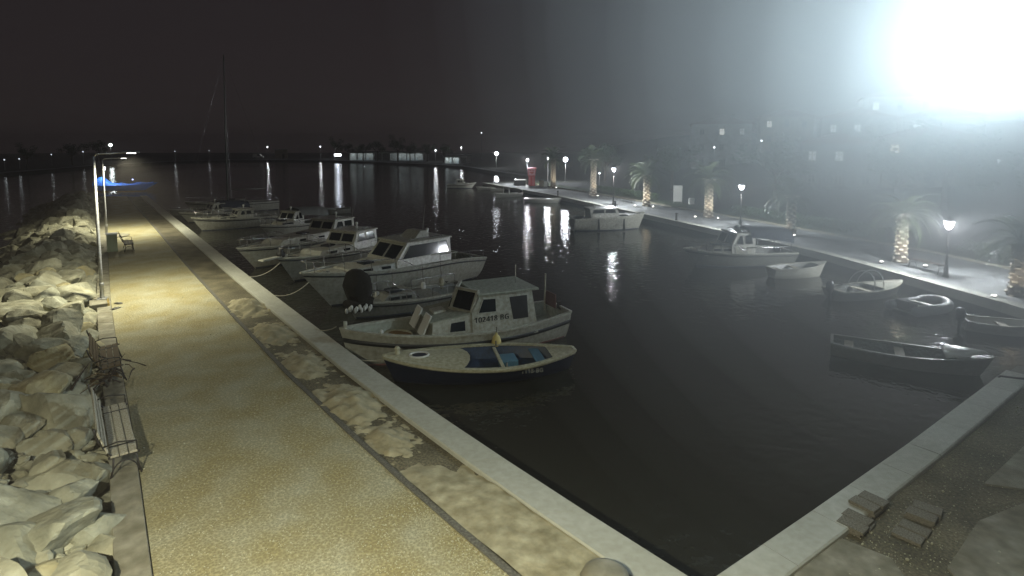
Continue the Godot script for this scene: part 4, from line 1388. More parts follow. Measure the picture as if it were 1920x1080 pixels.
func palm(label: String, at: Vector3, h: float, size: float, sd: int) -> void:
	var r := RandomNumberGenerator.new()
	r.seed = sd
	var t := thing("palm_tree", label, "palm", at, r.randf() * TAU, "palms along the promenade")
	var prof := []
	var n := int(h / 0.09)
	for i in n + 1:
		var u := float(i) / n
		var base := lerpf(0.42, 0.3, smoothstep(0.0, 0.25, u)) + 0.06 * smoothstep(0.75, 1.0, u)
		prof.append([base * size + 0.018 * (i % 2), h * u])
	part(t, "trunk", Shape.new(true).lathe(prof, 14), M.palm_bark)
	# cut leaf bases in a spiral round the trunk
	var boots := Shape.new()
	var m := int(h * 22)
	for i in m:
		var u := float(i) / m
		var a := i * 2.39996
		var rad := (lerpf(0.42, 0.3, smoothstep(0.0, 0.25, u)) + 0.06 * smoothstep(0.75, 1.0, u)) * size
		var c := Vector3(cos(a) * rad, h * u, sin(a) * rad)
		var out := Vector3(cos(a), 0.9, sin(a)).normalized()
		boots.box(c + out * 0.04, Vector3(0.24, 0.07, 0.13) * size, Basis(Vector3(-sin(a), 0, cos(a)), out, Vector3(-sin(a), 0, cos(a)).cross(out)))
	part(t, "leaf_bases", boots, M.palm_boot)
	# stubs hanging under the crown
	var stubs := Shape.new()
	for i in 22:
		var a := i * 2.39996
		var d := Vector3(cos(a), 0, sin(a))
		stubs.tube([Vector3(0, h - 0.1 - 0.02 * i, 0) + d * 0.2 * size, Vector3(0, h + 0.12, 0) + d * (0.42 + 0.02 * (i % 5)) * size, Vector3(0, h + 0.12 - 0.1 * (i % 3), 0) + d * 0.62 * size], 0.03 * size, 4, 0.02)
	part(t, "leaf_stubs", stubs, M.palm_boot)
	var fr := [palm_frond(3, 2.8), palm_frond(4, 2.5)]
	var crown := Node3D.new()
	crown.name = "crown"
	t.add_child(crown)
	for i in 44:
		var a := i * 2.39996
		var tilt := lerpf(1.05, -0.75, pow(i / 43.0, 0.9)) + r.randf_range(-0.1, 0.1)
		var f := part(crown, "frond", fr[i % 2], M.frond)
		f.transform = Transform3D(Basis(Vector3.UP, a) * Basis(Vector3(0, 0, 1), tilt) * Basis(Vector3(1, 0, 0), r.randf_range(-0.4, 0.4)) * Basis.from_scale(Vector3.ONE * size * r.randf_range(0.85, 1.1)), Vector3(0, h + 0.02, 0))

func crown_mesh(sd: int, count: int, leaf: float) -> ArrayMesh:
	var r := RandomNumberGenerator.new()
	r.seed = sd
	var lumps := []
	for i in 15:
		lumps.append([Vector3(r.randfn() * 0.42, r.randfn() * 0.3, r.randfn() * 0.42), r.randf_range(0.22, 0.44)])
	var sh := Shape.new()
	for i in count:
		var l: Array = lumps[r.randi() % lumps.size()]
		var d := Vector3(r.randfn(), r.randfn(), r.randfn()).normalized()
		var c: Vector3 = l[0] + d * l[1] * pow(r.randf(), 0.35)
		var a := Vector3(r.randfn(), r.randfn() * 0.5, r.randfn()).normalized() * leaf
		var b := a.cross(Vector3(r.randfn(), r.randfn(), r.randfn()).normalized()).normalized() * leaf * 0.6
		sh.quad(c - a, c + b, c + a, c - b)
	return sh.done()

var crowns := []
func tree(label: String, at: Vector3, h: float, w: float, group: String, sd: int) -> void:
	if crowns.is_empty():
		for k in 4:
			crowns.append(crown_mesh(40 + k, 1500, 0.055))
	var t := thing("tree", label, "tree", at, sd * 1.7, group)
	var tr := Shape.new(true)
	tr.tube([Vector3.ZERO, Vector3(0.03, h * 0.25, 0.02), Vector3(0.1, h * 0.5, 0.0)], 0.035 * h, 8, 0.02 * h)
	for k in 5:
		var a := k * 1.3 + sd
		tr.tube([Vector3(0.07, h * 0.38, 0), Vector3(cos(a) * w * 0.2, h * 0.58, sin(a) * w * 0.2), Vector3(cos(a) * w * 0.36, h * (0.68 + 0.05 * (k % 3)), sin(a) * w * 0.36)], 0.014 * h, 5, 0.004 * h)
	part(t, "trunk", tr, M.bark)
	var c := part(t, "crown", crowns[sd % 4], M.leaf)
	c.position = Vector3(0, h * 0.68, 0)
	c.scale = Vector3(w * 0.55, h * 0.36, w * 0.55)

func hedge(label: String, a: Vector2, b: Vector2, h: float, sd: int) -> void:
	var r := RandomNumberGenerator.new()
	r.seed = sd
	var t := thing("hedge", label, "hedge", P((a.x + b.x) / 2, 0.05, (a.y + b.y) / 2), 0, "hedges behind the promenade")
	var sh := Shape.new()
	var d := (b - a)
	for i in int(d.length() * 170):
		var u := r.randf() - 0.5
		var c := Vector3(d.x * u + r.randfn() * 0.28, h * pow(r.randf(), 0.6), d.y * u + r.randfn() * 0.28)
		var e := Vector3(r.randfn(), r.randfn(), r.randfn()).normalized() * 0.09
		var f := e.cross(Vector3(r.randfn(), r.randfn(), r.randfn()).normalized()).normalized() * 0.055
		sh.quad(c - e, c + f, c + e, c - f)
	part(t, "foliage", sh, M.leaf)
	var st := Shape.new()
	for k in int(d.length() / 0.8):
		var u := (k + 0.5) / (d.length() / 0.8) - 0.5
		st.tube([Vector3(d.x * u, -0.05, d.y * u), Vector3(d.x * u + 0.05, h * 0.7, d.y * u)], 0.025, 5)
	part(t, "stems", st, M.bark)

# ---------------------------------------------------------------- buildings
func building(called: String, label: String, at: Vector3, turn: float, w: float, h: float, d: float, floors: int, cols: int, lit: Dictionary, wall: String, group: String) -> Node3D:
	var t := thing(called, label, "house", at, turn, group)
	part(t, "wall", Shape.new().box(Vector3(0, h / 2, 0), Vector3(w, h, d)), M[wall])
	var rf := part(t, "roof", Shape.new().prism([Vector2(-w / 2 - 0.5, h), Vector2(w / 2 + 0.5, h), Vector2(0, h + w * 0.16)], -d / 2 - 0.4, d / 2 + 0.4), M.roof_tile)
	part(rf, "chimney", Shape.new().box(Vector3(w * 0.22, h + w * 0.13, 0), Vector3(0.6, 1.4, 0.6)), M[wall])
	for f in floors:
		for c in cols:
			var x := -w / 2 + w * (c + 0.5) / cols
			var y := h * (f + 0.5) / floors
			var key: Variant = f * 10 + c
			var m: String = lit.get(key, "tinted")
			var win := part(t, "window", Shape.new().box(Vector3(x, y, d / 2 + 0.01), Vector3(0.8, 1.1, 0.06)), M[m])
			var fr := Shape.new()
			for k in [-0.43, 0.0, 0.43]:
				fr.box(Vector3(x + k, y, d / 2 + 0.045), Vector3(0.07, 1.2, 0.05))
			for k in [-0.58, 0.2, 0.58]:
				fr.box(Vector3(x, y + k, d / 2 + 0.043), Vector3(0.92, 0.06, 0.045))
			part(win, "frame", fr, M.gel_white)
			part(win, "sill", Shape.new().box(Vector3(x, y - 0.65, d / 2 + 0.1), Vector3(1.1, 0.06, 0.25)), M.concrete)
	part(t, "door", Shape.new().box(Vector3(w * 0.02, 1.05, d / 2 + 0.02), Vector3(1.0, 2.1, 0.08)), M.wood_dark)
	return t

func pavilion(called: String, label: String, at: Vector3, turn: float, w: float, h: float, d: float, bays: int, energy: float, closed: Array) -> void:
	var t := thing(called, label, "building", at, turn)
	part(t, "floor", Shape.new().box(Vector3(0, 0.08, 0), Vector3(w + 0.6, 0.16, d + 1.0)), M.paving)
	part(t, "back_wall", Shape.new().box(Vector3(0, h / 2 + 0.1, -d / 2), Vector3(w, h, 0.25)), M.plaster)
	for sx in [-1.0, 1.0]:
		part(t, "side_wall", Shape.new().box(Vector3(sx * w / 2, h / 2 + 0.1, 0), Vector3(0.25, h - 0.01, d)), M.plaster)
	part(t, "roof", Shape.new().box(Vector3(0, h + 0.25, 0.3), Vector3(w + 0.8, 0.3, d + 1.6)), M.plaster_grey)
	part(t, "added_fascia", Shape.new().box(Vector3(0, h - 0.16, d / 2 + 0.42), Vector3(w + 0.8, 0.55, 0.08)), M.plaster)  # board added to hide the lamp tubes from the water
	for k in bays + 1:
		var x := -w / 2 + w * k / bays
		part(t, "column", Shape.new().box(Vector3(x, h / 2 + 0.12, d / 2), Vector3(0.35, h - 0.06, 0.35)), M.plaster)
	for k in bays:
		var x := -w / 2 + w * (k + 0.5) / bays
		if k in closed:
			part(t, "shutter", Shape.new().box(Vector3(x, h / 2, d / 2 - 0.3), Vector3(w / bays - 0.36, h - 0.2, 0.1)), M.plaster_grey)
		else:
			part(t, "lamp_tube", Shape.new().box(Vector3(x, h + 0.05, 0), Vector3(1.2, 0.06, 0.12)), M.lamp_far)
			omni(t, "lamp_light", Vector3(x, h - 0.12, 0.0), energy, Color(0.75, 0.9, 1.0), 0.1)
			part(t, "counter", Shape.new().box(Vector3(x, 0.6, -d / 2 + 0.6), Vector3(w / bays * 0.5, 0.9, 0.5)), M.tarp_grey)

func rope_between(called: String, label: String, a: Vector3, b: Vector3, sag: float, r := 0.02) -> void:
	var pts := []
	for k in 13:
		var u := k / 12.0
		var q := a.lerp(b, u)
		q.y -= sag * 4.0 * u * (1.0 - u)
		pts.append(q)
	solo(called, label, "rope", Shape.new(true).tube(pts, r, 6), M.rope)

func small_things() -> void:
	# lamp plinths with a yellow painted edge
	var lp := thing("lamp_plinth", "concrete lamp plinth with a yellow painted side beside the rocks", "plinth", P(-16.0, 0.0, -20.9), 0.64)
	part(lp, "block", Shape.new().block(Vector3(-0.05, 0.1, 0.2), Vector3(0.56, 0.2, 1.2), 0.02), M.concrete)
	part(lp, "painted_edge", Shape.new().hexa([Vector3(0.235, 0.0, 0.8), Vector3(0.34, 0.0, 0.7), Vector3(0.34, 0.0, -0.4), Vector3(0.235, 0.0, -0.4), Vector3(0.235, 0.19, 0.8), Vector3(0.27, 0.17, 0.7), Vector3(0.27, 0.17, -0.4), Vector3(0.235, 0.19, -0.4)]), M.yellow_paint)
	pier_lamp("slim grey lamp post on the yellow-edged plinth, nearest along the rocks", P(-15.96, 0.2, -21.0), 0.5, 64.0, 5.65)
	pier_lamp("slim grey lamp post farther along the pier behind the first", P(-28.0, 0.05, -38.41), 0.55, 64.0, 5.2)
	pier_lamp("lamp post standing at the near root of the pier", P(-4.6, 0.0, 1.4), 0.2, 290.0, 7.2, 0.8)
	var al := atan2(0.787, -0.617)
	# benches: seat facing the water, back to the rocks
	bench("pale slatted bench with iron legs nearest on the pier beside the rocks", P(-7.95, 0.03, -10.2), 0.0, 2.55, "wood_slat", "benches on the pier").rotation.y = -0.906
	bench("weathered dark brown bench just beyond the pale slatted one", P(-10.85, 0.03, -14.2), 0.0, 2.3, "wood_old", "benches on the pier").rotation = Vector3(0.1, -0.93, 0.04)
	bench("small dark bench farthest along the pier near the second lamp", P(-22.5, 0.04, -32.4), 0.0, 1.6, "wood_dark", "benches on the pier").rotation.y = -0.94
	# dry branches piled between the benches
	var br := thing("dry_branches", "bundle of dry brown branches and reeds heaped over the dark bench", "branches", P(-10.3, 0.05, -13.3), 0.3)
	for k in 26:
		var a := rng.randf() * TAU
		var c := Vector3(rng.randf_range(-0.45, 0.45), rng.randf_range(0.1, 0.55), rng.randf_range(-0.9, 0.8))
		var d := Vector3(cos(a) * 0.4, rng.randf_range(-0.1, 0.35), sin(a) * 0.7)
		part(br, "branch", Shape.new(true).tube([c - d * 0.5 - Vector3(0, 0.1, 0), c, c + d * 0.6 + Vector3(0, rng.randf_range(-0.1, 0.1), 0)], rng.randf_range(0.014, 0.04), 5, 0.006), M.wood_dark if k % 3 else M.wood_old)
	var box := thing("green_cabinet", "pale green metal cabinet beside the small far bench", "cabinet", P(-23.1, 0.05, -31.9), 0.64)
	part(box, "case", Shape.new().block(Vector3(0, 0.5, 0), Vector3(0.5, 1.0, 0.45), 0.03), mat("cabinet_green", Color(0.24, 0.27, 0.16), 0.6))
	part(box, "door", Shape.new().box(Vector3(0.0, 0.5, 0.232), Vector3(0.42, 0.84, 0.02)), M.cabinet_green)
	part(box, "lid", Shape.new().block(Vector3(0, 1.03, 0), Vector3(0.58, 0.06, 0.52), 0.02), M.white_plastic)
	solo("manhole_slab", "pale round slab set in the path below the second lamp", "slab", Shape.new(true).lathe([[0.95, 0.0], [0.95, 0.05], [0.9, 0.06]], 24), M.concrete, P(-27.0, 0.02, -37.6))
	var i := 0
	for q in [[-15.3, -20.9, 0.12, "dark stone farther of the pair lying on the path by the lamp"], [-14.9, -20.2, 0.16, "dark stone nearer of the pair lying on the path by the lamp"]]:
		var s := solo("loose_stone", q[3], "stone", boulder(31 + i, 2), M.dark_concrete, P(q[0], 0.05, q[1]), i * 1.1, "stones on the path")
		s.scale = Vector3(q[2] * 1.6, q[2] * 0.5, q[2] * 0.8)
		i += 1
	# fishing gear
	var net := thing("net_bundle", "big round dark bundle of fishing net with white floats on the grey boat's bow", "fishing net", P(-6.0, -0.15, -20.75), 0.4)
	var nb := part(net, "net", boulder(14, 3, 1.0), M.net)
	nb.scale = Vector3(0.62, 0.74, 0.5)
	nb.position = Vector3(0, 0.85, 0)
	var sk := part(net, "net_skirt", boulder(15, 3, 1.0), M.net)
	sk.scale = Vector3(0.75, 0.34, 0.55)
	sk.position = Vector3(0.1, 0.2, 0)
	for k in 11:
		part(net, "float", Shape.new(true).lathe([[0.02, 0.0], [0.05, 0.03], [0.06, 0.1], [0.05, 0.17], [0.02, 0.2]], 8, Vector3(-0.42 + 0.09 * k + 0.03 * (k % 2), 0.0 + 0.06 * (k % 3), 0.46 + 0.07 * sin(k * 0.35))), M.white_plastic)
	var hp := thing("net_heap", "orange brown net heap lying on the fishing boat's foredeck", "fishing net", P(-3.75, 0.06, -16.95), 0.3)
	var hn := part(hp, "net", boulder(16, 3, 0.6), M.net_orange)
	hn.scale = Vector3(0.55, 0.3, 0.4)
	part(hp, "tray", Shape.new(true).lathe([[0.5, -0.05], [0.58, 0.06], [0.55, 0.07], [0.48, -0.02]], 20), M.gel_cream)
	i = 0
	for q in [[-4.45, -16.75, "white float lying farthest forward on the fishing boat's foredeck"], [-4.25, -16.5, "white float beside the fishing boat's gunwale"], [-4.2, -17.1, "white float nearest the orange net heap"]]:
		solo("net_float", q[2], "float", Shape.new(true).lathe([[0.02, 0.0], [0.06, 0.02], [0.07, 0.1], [0.06, 0.2], [0.02, 0.23]], 10), M.white_plastic, P(q[0], 0.02, q[1]), 0, "floats on the fishing boat")
		i += 1
	var fd := thing("fender", "fat cream fender hanging on the side of the fishing boat", "fender", P(-0.5, -0.42, -17.0))
	part(fd, "bulb", Shape.new(true).lathe([[0.03, 0.0], [0.11, 0.04], [0.15, 0.14], [0.16, 0.3], [0.12, 0.46], [0.05, 0.54], [0.03, 0.6]], 14), M.yellow_plastic)
	part(fd, "line", Shape.new().tube([Vector3(0, 0.58, 0), Vector3(0.0, 0.75, -0.12)], 0.012), M.rope_dark)
	i = 0
	for q in [[-5.55, -22.3, "yacht fender, the white cylinder hanging nearest the bow"], [-5.0, -22.75, "yacht fender, the second white cylinder from the bow"], [-3.9, -23.9, "yacht fender, the pale one amidships"], [-3.2, -24.7, "yacht fender, the one nearest the stern"]]:
		var f := thing("yacht_fender", q[2], "fender", P(q[0], -0.35, q[1]), 0, "fenders on the motor yacht")
		part(f, "bulb", Shape.new(true).lathe([[0.02, 0.0], [0.09, 0.03], [0.1, 0.08], [0.1, 0.42], [0.08, 0.48], [0.02, 0.52]], 12), M.white_plastic if i < 3 else M.gel_cream)
		part(f, "line", Shape.new().tube([Vector3(0, 0.5, 0), Vector3(-0.05, 1.2, -0.1)], 0.01), M.rope_dark)
		i += 1
	# mooring lines from the edge to the bows
	rope_between("mooring_rope", "pale mooring rope from the pier edge to the motor yacht's bow", P(-9.95, 0.1, -22.1), P(-8.35, 0.55, -22.3), 0.28)
	rope_between("mooring_rope", "pale mooring rope from the pier edge to the bow-plank cruiser", P(-12.2, 0.1, -25.2), P(-11.2, 0.5, -26.4), 0.2)
	rope_between("mooring_rope", "thin rope from the pier edge to the navy boat's stem", P(-4.6, 0.1, -15.0), P(-3.45, 0.05, -15.25), 0.1, 0.012)
	rope_between("mooring_rope", "thin rope from the pier edge to the fishing boat's stem", P(-6.6, 0.1, -17.7), P(-5.5, 0.5, -16.6), 0.1, 0.012)

func promenade_things() -> void:
	var spots := [[5.96, -82.35, 4.1, 1.0, "palm nearest the red kiosk at the far end of the row"], [9.91, -69.1, 4.35, 1.0, "second palm from the red kiosk, with a clearly lit crown"], [13.57, -56.82, 3.1, 0.95, "third palm from the red kiosk, rusty lit trunk"], [16.76, -47.81, 3.2, 0.95, "fourth palm from the red kiosk, beside the notice board"], [19.24, -38.41, 2.6, 0.85, "unlit dark palm between two lit ones"], [20.49, -28.97, 2.5, 0.8, "palm with a bright speckled trunk beside the promenade bench"], [20.68, -22.18, 2.2, 0.75, "nearest palm at the right picture edge"]]
	var i := 0
	for s in spots:
		palm(s[4], P(s[0], 0.0, s[1]), s[2], s[3], 60 + i)
		if i != 4:
			var at := P(s[0] + 0.35, 0.0, s[1] + 1.35)
			ground_spot("small spotlight in front of the %s" % s[4].split(",")[0].split(" beside")[0].split(" at the")[0], at, P(s[0], s[2] * 0.5, s[1]), 6.5 if i != 6 else 3.0)
			if i > 1:
				ground_spot("small spotlight left of the %s" % s[4].split(",")[0].split(" beside")[0].split(" at the")[0], P(s[0] - 1.25, 0.0, s[1] + 0.4), P(s[0], s[2] * 0.5, s[1]), 3.6)
		i += 1
	ground_spot("small spotlight at the foot of the unlit dark palm", P(19.0, 0.0, -37.4), P(18.0, 3.0, -42.0), 1.5)
	lantern("lantern post farthest along, just left of the first palm", P(2.4, 0, -88.6), 4.1, 70.0)
	lantern("lantern post between the second and third palm", P(10.5, 0, -58.4), 3.9, 80.0)
	lantern("lantern post right of the fourth palm", P(17.1, 0, -41.76), 3.3, 46.0)
	lantern("lantern post beside the promenade bench, nearest of the lanterns", P(20.3, 0, -25.53), 2.75, 60.0)
	bench("backless bench beside the nearest lantern on the promenade", P(20.4, 0.0, -26.9), -0.95, 1.75, "wood_dark", "benches on the promenade", false).rotation.y = 1.72
	bench("backless bench behind the second lantern on the promenade", P(12.4, 0.0, -60.6), 1.9, 2.4, "wood_dark", "benches on the promenade", false)
	bench("backless bench close to the second palm on the promenade", P(9.6, 0.0, -65.8), 1.9, 2.0, "wood_dark", "benches on the promenade", false)
	# red vending kiosk
	var k := thing("vending_kiosk", "red vending kiosk with a framed pink picture panel on the pier tip", "kiosk", P(3.0, 0.0, -86.4), -0.05)
	part(k, "pedestal", Shape.new().block(Vector3(0, 0.75, 0), Vector3(0.95, 1.5, 0.7), 0.03), M.red_paint)
	var hd := part(k, "head", Shape.new().hexa([Vector3(-0.55, 1.5, 0.3), Vector3(0.5, 1.5, 0.3), Vector3(0.5, 1.5, -0.3), Vector3(-0.55, 1.5, -0.3), Vector3(-0.62, 2.7, 0.36), Vector3(0.72, 2.75, 0.36), Vector3(0.72, 2.75, -0.36), Vector3(-0.62, 2.7, -0.36)]), M.red_paint)
	var panel := part(hd, "panel", Shape.new().box(Vector3(0.03, 2.1, 0.38), Vector3(1.0, 1.0, 0.03)), M.pink_panel)
	for q in [[-0.2, 2.35, 0.36, 0.16], [0.2, 2.32, 0.3, 0.14], [0.0, 2.05, 0.6, 0.2], [0.05, 1.85, 0.3, 0.12]]:
		part(hd, "motif", Shape.new().box(Vector3(q[0], q[1], 0.4), Vector3(q[2], q[3], 0.02)), M.red_paint)
	part(k, "stripe", Shape.new().box(Vector3(-0.28, 0.75, 0.36), Vector3(0.07, 1.35, 0.02)), M.pink_panel)
	part(k, "stripe", Shape.new().box(Vector3(0.2, 0.75, 0.36), Vector3(0.07, 1.35, 0.02)), M.pink_panel)
	# other small furniture at the tip
	var c := thing("ice_chest", "low dark chest with a white lamp left of the red kiosk", "chest", P(1.2, 0.0, -87.0), 0.1)
	part(c, "case", Shape.new().block(Vector3(0, 0.4, 0), Vector3(1.7, 0.8, 0.8), 0.05), M.black)
	part(c, "lid", Shape.new().block(Vector3(0, 0.86, 0), Vector3(1.76, 0.08, 0.86), 0.02), M.white_plastic)
	part(c, "lamp", Shape.new(true).lathe([[0.02, 0.0], [0.1, 0.06], [0.02, 0.2]], 10, Vector3(-0.7, 0.9, 0.3)), M.lamp_far)
	var wb := thing("waste_bin", "grey barrel-like waste bin between the kiosk and the first palm", "bin", P(4.4, 0.0, -84.8))
	part(wb, "body", Shape.new(true).lathe([[0.3, 0.0], [0.34, 0.1], [0.36, 0.95], [0.3, 1.0]], 14), M.plaster_warm)
	part(wb, "rim", Shape.new(true).lathe([[0.37, 0.93], [0.38, 0.96], [0.38, 1.02], [0.33, 1.03]], 14), M.iron)
	var wt := thing("water_tank", "short white barrel beside the grey bin", "barrel", P(5.1, 0.0, -84.4))
	part(wt, "body", Shape.new(true).lathe([[0.3, 0.0], [0.36, 0.2], [0.36, 0.6], [0.3, 0.75]], 14), M.white_plastic)
	part(wt, "cap", Shape.new(true).lathe([[0.12, 0.75], [0.12, 0.82]], 10), M.tarp_grey)
	var nbd := thing("notice_board", "pale upright notice board near the fourth palm", "notice board", P(17.4, 0.0, -59.2), -0.2)
	part(nbd, "panel", Shape.new().block(Vector3(0, 1.1, 0), Vector3(0.9, 1.7, 0.08), 0.01), M.white_plastic)
	for sx in [-0.42, 0.42]:
		part(nbd, "post", Shape.new().box(Vector3(sx, 0.98, -0.06), Vector3(0.07, 1.96, 0.07)), M.galvanised)
	var ub := thing("utility_box", "small white utility box right of the notice board", "cabinet", P(18.6, 0.0, -58.4))
	part(ub, "case", Shape.new().block(Vector3(0, 0.35, 0), Vector3(0.5, 0.7, 0.4), 0.02), M.white_plastic)
	part(ub, "base", Shape.new().box(Vector3(0, 0.03, 0), Vector3(0.56, 0.06, 0.46)), M.concrete)
	# mooring posts on the promenade edge
	i = 0
	for q in [[5.55, -68.4, "second lit palm"], [10.2, -55.6, "third palm"], [13.4, -45.6, "fourth palm"]]:
		var mp := thing("mooring_post", "short iron mooring post on the kerb in front of the %s" % q[2], "bollard", P(q[0], 0.05, q[1]), 0, "posts on the promenade kerb")
		part(mp, "shaft", Shape.new(true).lathe([[0.12, 0.0], [0.09, 0.1], [0.08, 0.5], [0.12, 0.55], [0.12, 0.6], [0.03, 0.64]], 12), M.iron)
		i += 1
	# hedges and trees behind
	hedge("long dark hedge behind the nearest lantern", Vector2(27.2, -20.0), Vector2(25.8, -31.0), 0.75, 1)
	hedge("dark hedge behind the fourth palm", Vector2(24.6, -36.0), Vector2(19.8, -50.0), 0.8, 2)
	hedge("far dark hedge behind the second palm", Vector2(16.0, -62.0), Vector2(11.0, -76.0), 0.8, 3)
	var tg := "trees behind the promenade"
	var tr := [[33.0, -34.0, 6.5, 6.0, "broad tree on the slope behind the speckled palm"], [31.5, -46.0, 7.0, 6.0, "tall tree on the slope behind the unlit palm"], [28.0, -60.0, 7.0, 6.5, "tree on the slope behind the notice board"], [22.0, -78.0, 7.0, 6.0, "tree behind the second palm"], [16.0, -98.0, 7.0, 6.5, "tree behind the first palm"], [40.0, -52.0, 8.0, 7.0, "large tree below the hillside houses"], [36.0, -76.0, 8.0, 7.0, "tree high on the slope left of the houses"]]
	i = 0
	for q in tr:
		tree(q[4], P(q[0], hill_y(q[0], q[1]), q[1]), q[2], q[3], tg, i)
		i += 1

func hill_y(x: float, z: float) -> float:
	var bx: float = along(PROM, maxf(z, -93.0)) + 20.0
	return -0.1 + 10.5 * smoothstep(0.0, 90.0, x - bx) - 0.3 * float(x > bx)

func town() -> void:
	var g := "houses on the hillside"
	# [x, z, width, height, depth, floors, columns, lit windows, wall, label]
	var hs := [
		[42.0, -116.0, 11.0, 9.0, 9.0, 3, 3, {21 : "window_white", 22 : "window_dim"}, "plaster", "white hillside house farthest left with a bright top window"],
		[53.0, -112.0, 9.0, 8.5, 9.0, 3, 3, {20 : "window_white", 1 : "window_dim"}, "plaster_warm", "warm grey hillside house second from the left"],
		[56.0, -94.0, 10.0, 7.0, 8.0, 2, 3, {11 : "window_dim", 10 : "window_dim"}, "plaster_grey", "grey hillside house with two dim upper windows"],
		[64.0, -96.0, 10.0, 9.0, 9.0, 3, 3, {20 : "window_white"}, "plaster", "tall white hillside house with one bright top window"],
		[42.5, -75.0, 9.0, 6.0, 8.0, 2, 3, {10 : "window_dim", 11 : "window_dim"}, "plaster_grey", "grey house low on the slope with two dim windows"],
		[50.5, -70.0, 9.0, 6.0, 8.0, 2, 4, {10 : "window_warm", 11 : "window_dim", 12 : "window_dim"}, "plaster_warm", "house low on the slope with a yellow lit window"],
		[61.0, -82.0, 9.0, 6.5, 8.0, 2, 3, {10 : "window_white"}, "plaster", "white house on the slope right of the yellow window"],
	]
	for h in hs:
		var y := hill_y(h[0], h[1]) - 0.6
		building("hillside_house", h[9], P(h[0], y, h[1]), -atan2(h[0], -h[1]) * 0.75, h[2], h[3], h[4], h[5], h[6], h[7], h[8], g)
	for q in [[38.5, -109.0, 4.2, "hillside lamp left of the white house"], [47.0, -108.0, 4.2, "hillside lamp between the two left houses"], [56.0, -98.0, 4.0, "hillside lamp above the grey house"], [58.6, -86.0, 3.0, "hillside lamp beside the right white house"], [51.5, -60.0, 3.0, "hillside lamp near the right picture edge"]]:
		var t := thing("hill_lamp", q[3], "street lamp", P(q[0], hill_y(q[0], q[1]), q[1]), 0, "lamps on the hillside")
		part(t, "pole", Shape.new().tube([Vector3.ZERO, Vector3(0, q[2], 0)], 0.06, 6), M.galvanised)
		part(t, "lamp_globe", Shape.new(true).lathe([[0.02, q[2]], [0.18, q[2] + 0.1], [0.18, q[2] + 0.28], [0.02, q[2] + 0.36]], 8), M.lamp_far)
		omni(t, "lamp_light", Vector3(0, q[2] - 0.2, 0.3), 0.12, Color(0.9, 0.95, 1.0), 0.15)
	# far shore
	pavilion("long_pavilion", "long low white building lit bluish from inside on the far shore", P(-49.5, 0, -231.0), -0.18, 31.0, 3.3, 6.0, 9, 2.4, [3, 4])
	pavilion("small_kiosk", "small bright kiosk with awning right of the long building", P(-18.0, 0, -190.0), -0.2, 7.6, 2.5, 4.0, 3, 2.6, [2])
	var wb := thing("white_hut", "pale windowless hut alone on the far shore", "hut", P(-107.5, 0, -268.0), 0.3)
	part(wb, "wall", Shape.new().box(Vector3(0, 2.0, 0), Vector3(5.2, 4.0, 4.0)), M.plaster_warm)
	part(wb, "roof", Shape.new().block(Vector3(0, 4.1, 0), Vector3(5.6, 0.2, 4.4), 0.05), M.plaster_grey)
	part(wb, "door", Shape.new().box(Vector3(1.0, 1.05, 2.02), Vector3(1.0, 2.1, 0.06)), M.wood_dark)
	var lamps := [[-125.2, -141.2, 2.4, 0.16, "lamp_dim", 0.1, "dim shore lamp at the left picture edge"], [-129.9, -151.0, 2.4, 0.16, "lamp_dim", 0.1, "dim shore lamp second from the left"], [-136.9, -170.5, 3.2, 0.16, "lamp_dim", 0.12, "shore lamp third from the left"], [-142.1, -190.2, 3.8, 0.2, "lamp_dim", 0.2, "shore lamp just left of the pier posts"], [-150.0, -214.9, 5.6, 0.62, "lamp_green", 6.0, "large greenish white shore lamp behind the pier lamp heads"], [-139.6, -238.1, 3.4, 0.18, "lamp_dim", 0.4, "faint shore lamp left of the sailing boat's mast"], [-130.0, -247.0, 3.6, 0.12, "lamp_dim", 0.4, "faint shore lamp beside the mast"], [-113.4, -266.9, 5.0, 0.3, "lamp_far", 4.0, "shore lamp beside the pale hut"], [-88.9, -266.9, 5.2, 0.3, "lamp_far", 4.0, "shore lamp alone between the hut and the long building"], [-28.6, -214.9, 3.9, 0.36, "lamp_far", 5.0, "shore lamp between the long building and the kiosk"], [-17.3, -195.8, 5.1, 0.26, "lamp_far", 4.0, "shore lamp above the small kiosk"], [-4.2, -154.5, 3.4, 0.5, "lamp_cold", 8.0, "bright shore lamp right of the small kiosk"], [-12.6, -238.1, 11.0, 0.2, "lamp_far", 0.0, "high single lamp far behind the kiosk"], [6.1, -97.2, 3.8, 0.16, "lamp_far", 8.0, "small lamp behind the first palm"], [8.9, -95.0, 3.4, 0.4, "lamp_cold", 14.0, "bright bluish lamp right of the first palm"], [12.0, -78.0, 2.2, 0.12, "lamp_far", 3.0, "low lamp between second palm and second lantern"]]
	for l in lamps:
		far_lamp(l[6], l[0], l[1], l[2], l[3], l[4], l[5])
	# a parked van and a bright sign box on the far shore
	van("white van parked under the shore lamps beside the pale hut", P(-117.6, 0, -266.5), 0.1)
	var sg := thing("sign_box", "bright white light box on posts left of the long building", "sign", P(-78.5, 0, -259.0), 0.2)
	part(sg, "post", Shape.new().box(Vector3(-1.2, 0.6, 0), Vector3(0.12, 1.2, 0.12)), M.galvanised)
	part(sg, "post", Shape.new().box(Vector3(1.2, 0.6, 0), Vector3(0.12, 1.2, 0.12)), M.galvanised)
	part(sg, "sign_face", Shape.new().block(Vector3(0, 1.7, 0), Vector3(3.0, 1.1, 0.3), 0.05), M.lamp_far)
	omni(sg, "sign_light", Vector3(0, 1.6, 0.8), 2.5, Color(0.7, 0.8, 1.0), 0.4)
	var i := 0
